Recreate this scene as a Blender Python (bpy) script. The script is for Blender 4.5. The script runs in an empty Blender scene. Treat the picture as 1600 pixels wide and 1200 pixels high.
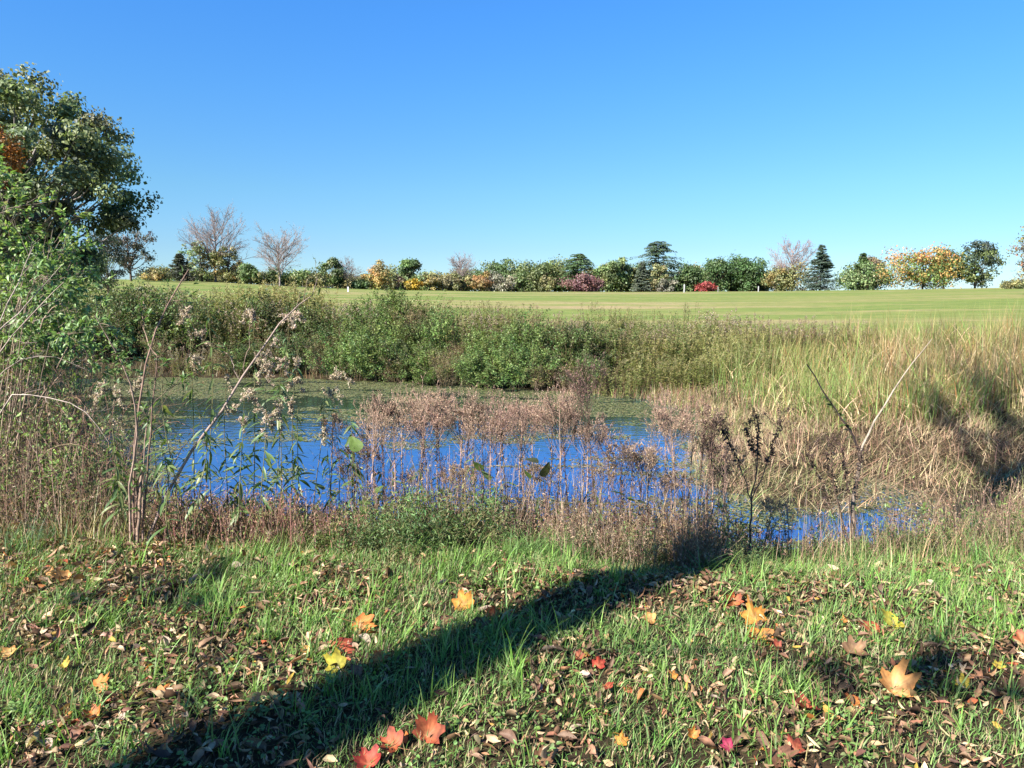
import bpy, math
import numpy as np
from mathutils import Vector, Matrix

rng = np.random.default_rng(11)
PI = math.pi
sc = bpy.context.scene
COL = sc.collection

# ------------------------------------------------------------------ camera, sky, sun, exposure
EYE = 1.6
PITCH = math.radians(7.0)
FPX = 1142.0
cam_d = bpy.data.cameras.new('camera')
cam = bpy.data.objects.new('camera', cam_d)
COL.objects.link(cam)
cam.location = (0, 0, EYE)
cam.rotation_euler = (PI / 2 - PITCH, 0, 0)
cam_d.sensor_width = 36.0
cam_d.lens = 36.0 * FPX / 1600.0
cam_d.clip_start = 0.05
cam_d.clip_end = 8000
sc.camera = cam

SKY = [(0.0, (.37, .52, .72)), (.06, (.345, .485, .64)), (.134, (.345, .55, .66)), (.25, (.305, .615, .86)), (.34, (.28, .65, 1.0)), (1.0, (.28, .65, 1.0))]
SUN_EL = math.radians(38)
SUN_AZ = math.atan2(-0.737, -0.676)            # where the sun stands, from +Y towards +X
world = bpy.data.worlds.new('World')
sc.world = world
world.use_nodes = True
wn = world.node_tree.nodes
wl = world.node_tree.links
wn.clear()
sky = wn.new('ShaderNodeTexSky')
sky.sky_type = 'NISHITA'
sky.sun_disc = False
sky.sun_elevation = SUN_EL
sky.sun_rotation = SUN_AZ
sky.altitude = 200
sky.air_density = 1.0
sky.dust_density = 0.2
sky.ozone_density = 3.0
tcw = wn.new('ShaderNodeTexCoord')
sep = wn.new('ShaderNodeSeparateXYZ')
wl.new(tcw.outputs['Generated'], sep.inputs[0])
rampw = wn.new('ShaderNodeValToRGB')
# a clear autumn sky: deeper blue aloft, pale blue (not white) at the horizon, all the way round
while len(rampw.color_ramp.elements) < len(SKY):
    rampw.color_ramp.elements.new(0.5)
for e_, (p_, c_) in zip(rampw.color_ramp.elements, SKY):
    e_.position = p_
    e_.color = (*c_, 1)
wl.new(sep.outputs['Z'], rampw.inputs[0])
mulw = wn.new('ShaderNodeMix')
mulw.data_type = 'RGBA'
mulw.blend_type = 'MULTIPLY'
mulw.inputs[0].default_value = 1
bg = wn.new('ShaderNodeBackground')
bg.inputs['Strength'].default_value = 0.0726
wo = wn.new('ShaderNodeOutputWorld')
wl.new(sky.outputs[0], mulw.inputs[6])
wl.new(rampw.outputs[0], mulw.inputs[7])
wl.new(mulw.outputs[2], bg.inputs['Color'])
wl.new(bg.outputs[0], wo.inputs['Surface'])

sun_d = bpy.data.lights.new('sun', 'SUN')
sun_d.energy = 5.0
sun_d.angle = math.radians(0.53)
sun_d.color = (1.0, 0.945, 0.86)
sun = bpy.data.objects.new('sun', sun_d)
COL.objects.link(sun)
sdir = Vector((math.sin(SUN_AZ) * math.cos(SUN_EL), math.cos(SUN_AZ) * math.cos(SUN_EL), math.sin(SUN_EL)))
sun.rotation_euler = sdir.to_track_quat('Z', 'Y').to_euler()
sun.location = sdir * 30

sc.view_settings.view_transform = 'Standard'
sc.view_settings.look = 'None'
sc.view_settings.exposure = 1.75
sc.view_settings.gamma = 1
sc.view_settings.use_curve_mapping = False
sc.render.engine = 'CYCLES'
sc.cycles.max_bounces = 6
sc.cycles.transparent_max_bounces = 8


# ------------------------------------------------------------------ small helpers
def R(a, b, n=None):
    return rng.uniform(a, b, n)


def W(px, py, D):
    """point seen at photo pixel (px, py), D metres forward of the camera"""
    u = (px - 800) / FPX
    v = (py - 600) / FPX
    r = np.array([u, math.cos(PITCH) - v * math.sin(PITCH), -math.sin(PITCH) - v * math.cos(PITCH)])
    return np.array([0, 0, EYE]) + r * (D / r[1])


def colx(px, D):
    return (px - 800) / FPX * D * 1.0 / math.cos(PITCH)


def tagit(o, label=None, cat=None, group=None, kind=None):
    if label: o['label'] = label
    if cat: o['category'] = cat
    if group: o['group'] = group
    if kind: o['kind'] = kind
    return o


def empty(name, loc, rz=0, label=None, cat=None, group=None):
    o = bpy.data.objects.new(name, None)
    o.empty_display_size = 0.1
    COL.objects.link(o)
    o.location = loc
    o.rotation_euler = (0, 0, rz)
    return tagit(o, label, cat, group)


FINE = {'twigs', 'leaves', 'seed_plume', 'dry_leaves', 'blades', 'dead_blades', 'stems'}


def obj(name, mesh, parent=None, loc=None, rz=0, scale=None, **kw):
    o = bpy.data.objects.new(name, mesh)
    COL.objects.link(o)
    if parent: o.parent = parent
    if loc is not None: o.location = loc
    if rz: o.rotation_euler = (0, 0, rz)
    if scale is not None: o.scale = (scale,) * 3 if np.isscalar(scale) else scale
    if parent and name in FINE: o['kind'] = 'stuff'
    return tagit(o, **kw)


def lerp(a, b, t): return a + (b - a) * t


def sstep(a, b, x):
    t = np.clip((x - a) / (b - a), 0, 1)
    return t * t * (3 - 2 * t)


def vnoise(x, y, seed=0):
    x = np.asarray(x, float); y = np.asarray(y, float)
    xi = np.floor(x).astype(np.int64); yi = np.floor(y).astype(np.int64)
    fx = x - xi; fy = y - yi
    fx = fx * fx * (3 - 2 * fx); fy = fy * fy * (3 - 2 * fy)
    def h(a, b):
        n = (a * 374761393 + b * 668265263 + seed * 1442695041) & 0x7fffffff
        n = ((n ^ (n >> 13)) * 1274126177) & 0x7fffffff
        return ((n ^ (n >> 16)) & 0xffff) / 65535.0
    return lerp(lerp(h(xi, yi), h(xi + 1, yi), fx), lerp(h(xi, yi + 1), h(xi + 1, yi + 1), fx), fy)


def fbm(x, y, seed=0, o=3):
    s = 0; a = 0.5; t = 0
    for k in range(o):
        s = s + a * vnoise(x * 2 ** k, y * 2 ** k, seed + k); t += a; a *= 0.5
    return s / t


def unit(v):
    return v / np.maximum(np.linalg.norm(v, axis=-1, keepdims=True), 1e-9)


def tint(cols, n, var=0.18):
    """n colours picked from a list of base colours, each varied a little"""
    c = np.array(cols, float)
    k = c[rng.integers(0, len(c), n)]
    k = k * (1 + rng.normal(0, var, (n, 1)))
    k = k * (1 + rng.normal(0, 0.06, (n, 3)))
    return np.clip(k, 0.003, 0.9)


class MB:
    def __init__(s):
        s.V = []; s.C = []; s.F3 = []; s.F4 = []; s.n = 0

    def add(s, v, c, f3=None, f4=None):
        v = np.asarray(v, float).reshape(-1, 3)
        c = np.asarray(c, float)
        if c.ndim == 1: c = np.tile(c, (len(v), 1))
        s.V.append(v); s.C.append(c)
        if f3 is not None: s.F3.append(np.asarray(f3).reshape(-1, 3) + s.n)
        if f4 is not None: s.F4.append(np.asarray(f4).reshape(-1, 4) + s.n)
        s.n += len(v)

    def blades(s, P, az, lean, curl, L, Wd, col, seg=3, tipcol=None):
        n = len(P)
        hx = np.cos(az); hy = np.sin(az)
        fa = az + PI / 2 + rng.normal(0, 0.5, n)
        S = np.stack([np.cos(fa), np.sin(fa), np.zeros(n)], 1)
        pos = np.array(P, float)
        rings = []
        for k in range(seg + 1):
            t = k / seg
            w = Wd * (1 - t ** 1.6) * 0.5
            if k < seg:
                rings.append(pos - S * w[:, None]); rings.append(pos + S * w[:, None])
            else:
                rings.append(pos.copy())
            th = lean + curl * t
            st = (L / seg)[:, None]
            pos = pos + st * np.stack([np.sin(th) * hx, np.sin(th) * hy, np.cos(th)], 1)
        m = 2 * seg + 1
        v = np.stack(rings, 1)
        c = np.repeat(col[:, None, :], m, 1)
        if tipcol is not None:
            for k in range(seg + 1):
                t = k / seg
                cc = lerp(col, tipcol, t ** 2)
                c[:, 2 * k] = cc
                if k < seg: c[:, 2 * k + 1] = cc
        b = (np.arange(n) * m)[:, None]
        f4 = np.concatenate([b + np.array([2 * k, 2 * k + 1, 2 * k + 3, 2 * k + 2]) for k in range(seg - 1)], 0) if seg > 1 else None
        f3 = b + np.array([2 * seg - 2, 2 * seg - 1, 2 * seg])
        s.add(v, c.reshape(-1, 3), f3, f4)

    def leaves(s, P, D, N, L, Wd, col, fold=0.25, bend=0.0):
        """small folded leaves: two facets either side of the midrib"""
        n = len(P)
        L = np.broadcast_to(L, (n,)); Wd = np.broadcast_to(Wd, (n,))
        D = unit(D); S = unit(np.cross(D, N)); N = np.cross(S, D)
        L1 = L[:, None]; W1 = Wd[:, None]
        a = P
        l = P + D * L1 * .45 - S * W1 * .5 + N * W1 * fold
        r = P + D * L1 * .45 + S * W1 * .5 + N * W1 * fold
        t = P + D * L1 - N * L1 * bend
        v = np.stack([a, r, t, l], 1)
        b = (np.arange(n) * 4)[:, None]
        s.add(v, np.repeat(col, 4, 0), np.concatenate([b + np.array([0, 1, 2]), b + np.array([0, 2, 3])], 0))

    def leaves6(s, P, D, N, L, Wd, col, fold=0.2, bend=0.25, c2=None):
        """larger leaves: folded along the midrib and bent over their length"""
        n = len(P)
        L = np.broadcast_to(L, (n,))[:, None]; Wd = np.broadcast_to(Wd, (n,))[:, None]
        D = unit(D); S = unit(np.cross(D, N)); N = np.cross(S, D)
        m1 = P + D * L * .3 + N * L * .02; m2 = P + D * L * .65 - N * L * bend * .35; t = P + D * L * .97 - N * L * bend
        v = np.stack([P, m1, m2, t, m1 - S * Wd * .46 + N * Wd * fold, m2 - S * Wd * .40 + N * Wd * fold,
                      m1 + S * Wd * .46 + N * Wd * fold, m2 + S * Wd * .40 + N * Wd * fold], 1)
        b = (np.arange(n) * 8)[:, None]
        f3 = np.concatenate([b + np.array(q) for q in ([0, 1, 4], [0, 6, 1], [2, 3, 5], [2, 7, 3])], 0)
        f4 = np.concatenate([b + np.array(q) for q in ([1, 2, 5, 4], [1, 6, 7, 2])], 0)
        c = np.repeat(col[:, None], 8, 1)
        if c2 is not None: c[:, 3:6] = c2[:, None]
        s.add(v, c.reshape(-1, 3), f3, f4)

    def tubes(s, P, Rr, col, sides=4):
        """P (n,k,3) polylines, Rr (n,k) radii"""
        n, K, _ = P.shape
        T = np.empty_like(P)
        T[:, 1:-1] = P[:, 2:] - P[:, :-2]
        T[:, 0] = P[:, 1] - P[:, 0]; T[:, -1] = P[:, -1] - P[:, -2]
        T = unit(T)
        ref = np.zeros((n, 1, 3)); m = np.abs(T.mean(1)[:, 2]) > 0.6
        ref[m, 0, 0] = 1; ref[~m, 0, 2] = 1
        U = unit(np.cross(T, np.broadcast_to(ref, T.shape))); Vv = np.cross(T, U)
        ang = np.arange(sides) * 2 * PI / sides
        ring = P[:, :, None, :] + Rr[:, :, None, None] * (U[:, :, None, :] * np.cos(ang)[None, None, :, None] + Vv[:, :, None, :] * np.sin(ang)[None, None, :, None])
        col = np.asarray(col, float)
        if col.ndim == 1: c = np.tile(col, (n * K * sides, 1))
        else: c = np.repeat(col, K * sides, 0)
        i = np.arange(n)[:, None, None]; k = np.arange(K - 1)[None, :, None]; j = np.arange(sides)[None, None, :]
        j2 = (j + 1) % sides
        a = (i * K + k) * sides
        f = np.stack([a + j, a + j2, a + sides + j2, a + sides + j], -1)
        s.add(ring, c, None, f)

    def build(s, name, mat, smooth=False):
        me = bpy.data.meshes.new(name)
        V = np.concatenate(s.V).astype(np.float32); C = np.concatenate(s.C)
        f4 = np.concatenate(s.F4) if s.F4 else np.zeros((0, 4), int)
        f3 = np.concatenate(s.F3) if s.F3 else np.zeros((0, 3), int)
        loops = np.concatenate([f4.ravel(), f3.ravel()]).astype(np.int32)
        n4, n3 = len(f4), len(f3)
        st = np.concatenate([np.arange(n4) * 4, n4 * 4 + np.arange(n3) * 3]).astype(np.int32)
        me.vertices.add(len(V)); me.vertices.foreach_set('co', V.ravel())
        me.loops.add(len(loops)); me.loops.foreach_set('vertex_index', loops)
        me.polygons.add(n4 + n3); me.polygons.foreach_set('loop_start', st)
        if smooth: me.polygons.foreach_set('use_smooth', np.ones(n4 + n3, bool))
        at = me.color_attributes.new('tint', 'FLOAT_COLOR', 'POINT')
        at.data.foreach_set('color', np.concatenate([C, np.ones((len(C), 1))], 1).astype(np.float32).ravel())
        me.update(calc_edges=True)
        me.materials.append(mat)
        return me


# ------------------------------------------------------------------ materials
def newmat(name):
    m = bpy.data.materials.new(name); m.use_nodes = True
    nt = m.node_tree; nt.nodes.clear()
    return m, nt, nt.nodes.new, nt.links.new


def plant_mat(name, rough=0.5, trans=0.35, vary=0.25, scale=30.0, spec=0.4, gain=1.0):
    m, nt, N, Lk = newmat(name)
    out = N('ShaderNodeOutputMaterial')
    at = N('ShaderNodeAttribute'); at.attribute_name = 'tint'
    tc = N('ShaderNodeTexCoord'); no = N('ShaderNodeTexNoise'); no.inputs['Scale'].default_value = scale
    no.inputs['Detail'].default_value = 3
    Lk(tc.outputs['Object'], no.inputs['Vector'])
    oi = N('ShaderNodeObjectInfo')
    mr = N('ShaderNodeMapRange'); mr.inputs['To Min'].default_value = gain * (1 - vary); mr.inputs['To Max'].default_value = gain * (1 + vary)
    mr.inputs['From Min'].default_value = 0.3; mr.inputs['From Max'].default_value = 0.7
    Lk(no.outputs['Fac'], mr.inputs['Value'])
    hv = N('ShaderNodeHueSaturation')
    mh = N('ShaderNodeMapRange'); mh.inputs['To Min'].default_value = 0.488; mh.inputs['To Max'].default_value = 0.512
    Lk(oi.outputs['Random'], mh.inputs['Value']); Lk(mh.outputs[0], hv.inputs['Hue'])
    Lk(mr.outputs[0], hv.inputs['Value'])
    Lk(at.outputs['Color'], hv.inputs['Color'])
    p = N('ShaderNodeBsdfPrincipled'); p.inputs['Roughness'].default_value = rough
    p.inputs['Specular IOR Level'].default_value = spec
    Lk(hv.outputs[0], p.inputs['Base Color'])
    if trans > 0:
        tr = N('ShaderNodeBsdfTranslucent'); mx = N('ShaderNodeMixShader'); mx.inputs[0].default_value = trans
        g = N('ShaderNodeMix'); g.data_type = 'RGBA'; g.blend_type = 'MULTIPLY'; g.inputs[0].default_value = 1
        g.inputs[7].default_value = (1.25, 1.3, 0.7, 1)
        Lk(hv.outputs[0], g.inputs[6]); Lk(g.outputs[2], tr.inputs['Color'])
        Lk(p.outputs[0], mx.inputs[1]); Lk(tr.outputs[0], mx.inputs[2]); Lk(mx.outputs[0], out.inputs['Surface'])
    else:
        Lk(p.outputs[0], out.inputs['Surface'])
    return m


M_GRASS = plant_mat('grass_blades', 0.5, 0.35, 0.2, 4.0, 0.25, .97)
M_LEAF = plant_mat('green_leaf', 0.45, 0.35, 0.2, 25.0, 0.4, .97)
M_CROWN = plant_mat('tree_leaves', 0.5, 0.3, 0.3, 0.6, 0.3, 1.0)
M_DRY = plant_mat('dry_plant', 0.8, 0.15, 0.25, 40.0, 0.2, .92)
M_MAPLE = plant_mat('maple_leaf', 0.6, 0.25, 0.5, 5.0, 0.25, .8)
M_FALL = plant_mat('fallen_leaf', 0.6, 0.2, 0.4, 45.0, 0.25, .88)


def bark_mat():
    m = plant_mat('bark', 0.9, 0.0, 0.4, 18.0, 0.15)
    nt = m.node_tree; N = nt.nodes.new; Lk = nt.links.new
    p = [n for n in nt.nodes if n.type == 'BSDF_PRINCIPLED'][0]
    tc = N('ShaderNodeTexCoord'); mp = N('ShaderNodeMapping'); mp.inputs['Scale'].default_value = (60, 60, 9)
    no = N('ShaderNodeTexNoise'); no.inputs['Scale'].default_value = 1.0; no.inputs['Detail'].default_value = 5
    bp = N('ShaderNodeBump'); bp.inputs['Strength'].default_value = 0.6; bp.inputs['Distance'].default_value = 0.01
    Lk(tc.outputs['Object'], mp.inputs[0]); Lk(mp.outputs[0], no.inputs['Vector'])
    Lk(no.outputs['Fac'], bp.inputs['Height']); Lk(bp.outputs[0], p.inputs['Normal'])
    return m


M_BARK = bark_mat()


def ramp(N, pts):
    r = N('ShaderNodeValToRGB'); e = r.color_ramp.elements
    while len(e) < len(pts): e.new(0.5)
    for k, (p, c) in enumerate(pts):
        e[k].position = p; e[k].color = (*c, 1)
    return r


def noise(N, Lk, vec, scale, detail=4, rough=0.6):
    n = N('ShaderNodeTexNoise'); n.inputs['Scale'].default_value = scale; n.inputs['Detail'].default_value = detail
    n.inputs['Roughness'].default_value = rough
    Lk(vec, n.inputs['Vector']); return n


def mixc(N, Lk, fac, a, b, mode='MIX'):
    g = N('ShaderNodeMix'); g.data_type = 'RGBA'; g.blend_type = mode
    for s, v in ((0, fac), (6, a), (7, b)):
        if isinstance(v, (int, float)): g.inputs[s].default_value = v
        elif isinstance(v, tuple): g.inputs[s].default_value = (*v, 1)
        else: Lk(v, g.inputs[s])
    return g.outputs[2]


def bank_mat():
    m, nt, N, Lk = newmat('bank_soil')
    out = N('ShaderNodeOutputMaterial'); p = N('ShaderNodeBsdfPrincipled'); p.inputs['Roughness'].default_value = 0.95
    p.inputs['Specular IOR Level'].default_value = 0.15
    tc = N('ShaderNodeTexCoord')
    n1 = noise(N, Lk, tc.outputs['Object'], 3.0); n2 = noise(N, Lk, tc.outputs['Object'], 45.0, 5, 0.7)
    r1 = ramp(N, [(0.3, (0.022, 0.016, 0.009)), (0.55, (0.045, 0.032, 0.018)), (0.75, (0.03, 0.034, 0.012))])
    r2 = ramp(N, [(0.3, (0.35, 0.33, 0.3)), (0.7, (1.3, 1.25, 1.15))])
    Lk(n1.outputs['Fac'], r1.inputs[0]); Lk(n2.outputs['Fac'], r2.inputs[0])
    Lk(mixc(N, Lk, 1.0, r1.outputs[0], r2.outputs[0], 'MULTIPLY'), p.inputs['Base Color'])
    bp = N('ShaderNodeBump'); bp.inputs['Strength'].default_value = 0.8; bp.inputs['Distance'].default_value = 0.02
    Lk(n2.outputs['Fac'], bp.inputs['Height']); Lk(bp.outputs[0], p.inputs['Normal'])
    Lk(p.outputs[0], out.inputs['Surface'])
    return m


def field_mat():
    m, nt, N, Lk = newmat('mown_field')
    out = N('ShaderNodeOutputMaterial'); p = N('ShaderNodeBsdfPrincipled'); p.inputs['Roughness'].default_value = 0.85
    p.inputs['Specular IOR Level'].default_value = 0.1
    tc = N('ShaderNodeTexCoord')
    mp = N('ShaderNodeMapping'); mp.inputs['Scale'].default_value = (0.025, 0.16, 1); mp.inputs['Rotation'].default_value = (0, 0, 0.04)
    Lk(tc.outputs['Object'], mp.inputs[0])
    n1 = noise(N, Lk, mp.outputs[0], 1.0, 5, 0.65)
    n2 = noise(N, Lk, tc.outputs['Object'], 0.8, 6, 0.7)
    n3 = noise(N, Lk, tc.outputs['Object'], 9.0, 4, 0.7)
    r1 = ramp(N, [(0.34, (0.10, 0.145, 0.035)), (0.47, (0.135, 0.165, 0.042)), (0.56, (0.185, 0.18, 0.065)), (0.68, (0.25, 0.195, 0.105))])
    Lk(n1.outputs['Fac'], r1.inputs[0])
    r2 = ramp(N, [(0.3, (0.72, 0.8, 0.7)), (0.7, (1.25, 1.18, 1.2))]); Lk(n2.outputs['Fac'], r2.inputs[0])
    r3 = ramp(N, [(0.3, (0.6, 0.65, 0.6)), (0.7, (1.3, 1.25, 1.3))]); Lk(n3.outputs['Fac'], r3.inputs[0])
    c = mixc(N, Lk, 1.0, r1.outputs[0], r2.outputs[0], 'MULTIPLY')
    c = mixc(N, Lk, 0.6, c, r3.outputs[0], 'MULTIPLY')
    Lk(c, p.inputs['Base Color'])
    bp = N('ShaderNodeBump'); bp.inputs['Strength'].default_value = 0.7; bp.inputs['Distance'].default_value = 0.06
    Lk(n3.outputs['Fac'], bp.inputs['Height']); Lk(bp.outputs[0], p.inputs['Normal'])
    Lk(p.outputs[0], out.inputs['Surface'])
    return m


def water_mat():
    m, nt, N, Lk = newmat('pond_water')
    out = N('ShaderNodeOutputMaterial')
    p = N('ShaderNodeBsdfGlossy'); p.inputs['Color'].default_value = (0.30, 0.54, 0.78, 1); p.inputs['Roughness'].default_value = 0.02
    murk = N('ShaderNodeBsdfDiffuse'); murk.inputs['Color'].default_value = (0.085, 0.09, 0.055, 1)
    mx = N('ShaderNodeMixShader'); mx.inputs[0].default_value = 0.88
    Lk(murk.outputs[0], mx.inputs[1]); Lk(p.outputs[0], mx.inputs[2])
    tc = N('ShaderNodeTexCoord')
    mp = N('ShaderNodeMapping'); mp.inputs['Scale'].default_value = (1.0, 2.2, 1)
    Lk(tc.outputs['Object'], mp.inputs[0])
    n1 = noise(N, Lk, mp.outputs[0], 3.5, 3, 0.5)
    n2 = noise(N, Lk, mp.outputs[0], 0.6, 2, 0.5)
    mu = N('ShaderNodeMath'); mu.operation = 'MULTIPLY'
    Lk(n1.outputs['Fac'], mu.inputs[0]); Lk(n2.outputs['Fac'], mu.inputs[1])
    bp = N('ShaderNodeBump'); bp.inputs['Strength'].default_value = 0.35; bp.inputs['Distance'].default_value = 0.03
    Lk(mu.outputs[0], bp.inputs['Height']); Lk(bp.outputs[0], p.inputs['Normal'])
    Lk(mx.outputs[0], out.inputs['Surface'])
    return m


M_BANK = bank_mat(); M_FIELD = field_mat(); M_WATER = water_mat()

# ------------------------------------------------------------------ terrain
WZ = -0.9
POND = np.array([(-20, 8.2), (-14, 7.6), (-8, 7.2), (-4, 6.9), (0, 6.75), (2.2, 6.8), (3.3, 6.85), (4.4, 7.0), (5.0, 7.6), (5.25, 8.6),
                 (5.1, 9.8), (4.6, 9.9), (4.35, 8.9), (3.7, 8.35), (3.0, 8.5), (2.8, 9.6), (3.1, 11.2), (3.9, 13), (4.4, 15.2),
                 (3.6, 17.2), (2, 18.6), (-1, 20), (-4, 21), (-7, 21.8), (-10, 22), (-15, 21.3), (-20, 18)])


def pond_sd(x, y):
    """signed distance to the shore, positive on land"""
    x = np.asarray(x, float); y = np.asarray(y, float)
    d = np.full(x.shape, 1e9); ins = np.zeros(x.shape, bool)
    n = len(POND)
    for i in range(n):
        ax, ay = POND[i]; bx, by = POND[(i + 1) % n]
        ex, ey = bx - ax, by - ay
        t = np.clip(((x - ax) * ex + (y - ay) * ey) / (ex * ex + ey * ey), 0, 1)
        d = np.minimum(d, np.hypot(x - ax - t * ex, y - ay - t * ey))
        c = ((ay > y) != (by > y)) & (x < ex * (y - ay) / (ey + 1e-12) + ax)
        ins ^= c
    return np.where(ins, -d, d)


HX = np.array([-900, 0, 150, 330, 500, 620, 800, 1000, 1300, 1600, 2500])
HY = np.array([430, 434, 437, 441, 450, 453.5, 456, 456.5, 454.5, 450, 446])
RC = 150.0


def ground(x, y):
    x = np.asarray(x, float); y = np.asarray(y, float)
    sd = pond_sd(x, y) + (fbm(x * 0.9, y * 0.9, 5) - 0.5) * 0.5
    near = sstep(8.2, 6.4, y)
    wr = lerp(2.4, 3.0, sstep(-.3, 1.3, x) * sstep(5, 3.2, x))
    tt = np.clip((sd + .25) / (wr + .25), 0, 1)
    zn = WZ + 0.9 * (0.6 * tt + 0.4 * tt * tt * (3 - 2 * tt))
    zf = WZ + 0.9 * sstep(-0.3, 8.0, sd) ** 0.8
    z = lerp(zf, zn, near)
    bed = WZ - 0.6 * sstep(0.0, 1.5, -sd)
    z = np.where(sd < 0, np.minimum(bed, z), z)
    # the field beyond
    r = np.hypot(x * 0.6, y)
    px = 800 + x / np.maximum(y, 8.0) * FPX
    hc = np.interp(px, HX, HY)
    zc = EYE + (460 - hc) / FPX * RC
    s = np.clip((r - 27) / (RC - 27), 0, 1)
    zfield = 0.0 + zc * (0.55 * s + 0.45 * sstep(0, 1, s)) - 0.004 * np.clip(r - RC, 0, 250)
    k = sstep(24, 34, r) * (y > 0)
    z = lerp(z, zfield, k)
    z = z + (fbm(x * 1.7, y * 1.7, 9) - 0.5) * 0.09 * (sd > -0.1) * (1 - k) + (fbm(x * .25, y * .25, 3) - .5) * 0.14 * k
    # the back: level behind the camera
    return z


def axis(lo, hi, dlo, dhi, step, grow=1.13):
    a = list(np.arange(dlo, dhi + 1e-6, step)); s = step
    up = []
    v = dhi
    while v < hi: s *= grow; v += s; up.append(v)
    s = step; dn = []; v = dlo
    while v > lo: s *= grow; v -= s; dn.append(v)
    return np.array(dn[::-1] + a + up)


def build_terrain():
    xs = axis(-3500, 3500, -11, 9, 0.14, 1.10); ys = axis(-300, 3500, -1, 24, 0.14, 1.06)
    X, Y = np.meshgrid(xs, ys)
    Z = ground(X, Y)
    V = np.stack([X, Y, Z], -1).reshape(-1, 3)
    nx, ny = len(xs), len(ys)
    i, j = np.meshgrid(np.arange(nx - 1), np.arange(ny - 1))
    a = j * nx + i
    F = np.stack([a, a + 1, a + nx + 1, a + nx], -1).reshape(-1, 4)
    cx = (X[:-1, :-1] + X[1:, 1:]).ravel() / 2; cy = (Y[:-1, :-1] + Y[1:, 1:]).ravel() / 2
    isf = (np.hypot(cx * 0.6, cy) > 27.5) & (cy > 5)
    for nm, msk, mt in (('pond_bank', ~isf, M_BANK), ('field', isf, M_FIELD)):
        f = F[msk]; used, inv = np.unique(f, return_inverse=True)
        b = MB(); b.add(V[used], np.array([.1, .1, .1]), None, inv.reshape(-1, 4))
        obj(nm, b.build(nm, mt, True), kind='structure')
    # water sheet
    b = MB()
    xs = np.arange(-21, 6.01, 0.5); ys = np.arange(6.0, 23.01, 0.5)
    X, Y = np.meshgrid(xs, ys)
    nx, ny = len(xs), len(ys)
    i, j = np.meshgrid(np.arange(nx - 1), np.arange(ny - 1)); a = j * nx + i
    F = np.stack([a, a + 1, a + nx + 1, a + nx], -1).reshape(-1, 4)
    cx = X.ravel()[F].mean(1); cy = Y.ravel()[F].mean(1)
    F = F[pond_sd(cx, cy) < 1.0]
    b.add(np.stack([X, Y, np.full(X.shape, WZ)], -1).reshape(-1, 3), np.array([.1, .1, .1]), None, F)
    obj('pond_water', b.build('pond_water', M_WATER), kind='structure')


build_terrain()


def gz(x, y):
    return float(ground(np.array([x]), np.array([y]))[0])


def on_ground(px, D):
    x = colx(px, D)
    return np.array([x, D, gz(x, D)])


# ------------------------------------------------------------------ polyline tools
def smooth_line(pts, k=9):
    """Catmull-Rom through control points, k samples"""
    p = np.array(pts, float)
    p = np.vstack([2 * p[0] - p[1], p, 2 * p[-1] - p[-2]])
    n = len(p) - 3
    out = []
    for t in np.linspace(0, n - 1e-6, k):
        i = int(t); f = t - i
        a, b, c, d = p[i:i + 4]
        out.append(0.5 * ((2 * b) + (c - a) * f + (2 * a - 5 * b + 4 * c - d) * f * f + (3 * b - a - 3 * c + d) * f ** 3))
    return np.array(out)


def children(P, n, t0, t1, ratio, ang, up=0.3, wob=0.15, K=5, taper=0.4, minr=0.0):
    """n child polylines from each of the parents (m,K,3)"""
    m, Kp, _ = P.shape
    Lp = np.linalg.norm(np.diff(P, axis=1), axis=2).sum(1)
    idx = np.repeat(np.arange(m), n)
    t = R(t0, t1, m * n)
    f = t * (Kp - 1); i = np.minimum(f.astype(int), Kp - 2); w = (f - i)[:, None]
    base = P[idx, i] * (1 - w) + P[idx, i + 1] * w
    T = unit(P[idx, i + 1] - P[idx, i])
    rnd = rng.normal(size=(m * n, 3)); perp = unit(rnd - (rnd * T).sum(1)[:, None] * T)
    a = np.radians(ang + rng.normal(0, ang * 0.2, m * n))[:, None]
    d = unit(np.cos(a) * T + np.sin(a) * perp)
    L = Lp[idx] * ratio * R(0.6, 1.15, m * n) * (1 - taper * t)
    pos = base; out = [pos]
    for k in range(K - 1):
        d = unit(d + np.array([0, 0, up / (K - 1)]) + rng.normal(0, wob, d.shape))
        pos = pos + d * (L / (K - 1))[:, None]
        out.append(pos)
    return np.stack(out, 1), idx, t


def along(P, n, t0=0.1, t1=1.0):
    """n random points and tangents on every polyline"""
    m, K, _ = P.shape
    idx = np.repeat(np.arange(m), n)
    f = R(t0, t1, m * n) * (K - 1); i = np.minimum(f.astype(int), K - 2); w = (f - i)[:, None]
    return P[idx, i] * (1 - w) + P[idx, i + 1] * w, unit(P[idx, i + 1] - P[idx, i]), idx


def rad(m, K, r0, r1):
    r0 = np.broadcast_to(r0, (m,)); r1 = np.broadcast_to(r1, (m,))
    t = np.linspace(0, 1, K)[None]
    return r0[:, None] * (1 - t) + r1[:, None] * t


def rnd_dir(n):
    return unit(rng.normal(size=(n, 3)))


# ------------------------------------------------------------------ trees
BARK = np.array([0.09, 0.07, 0.055])
BARKG = np.array([0.16, 0.145, 0.13])


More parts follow.
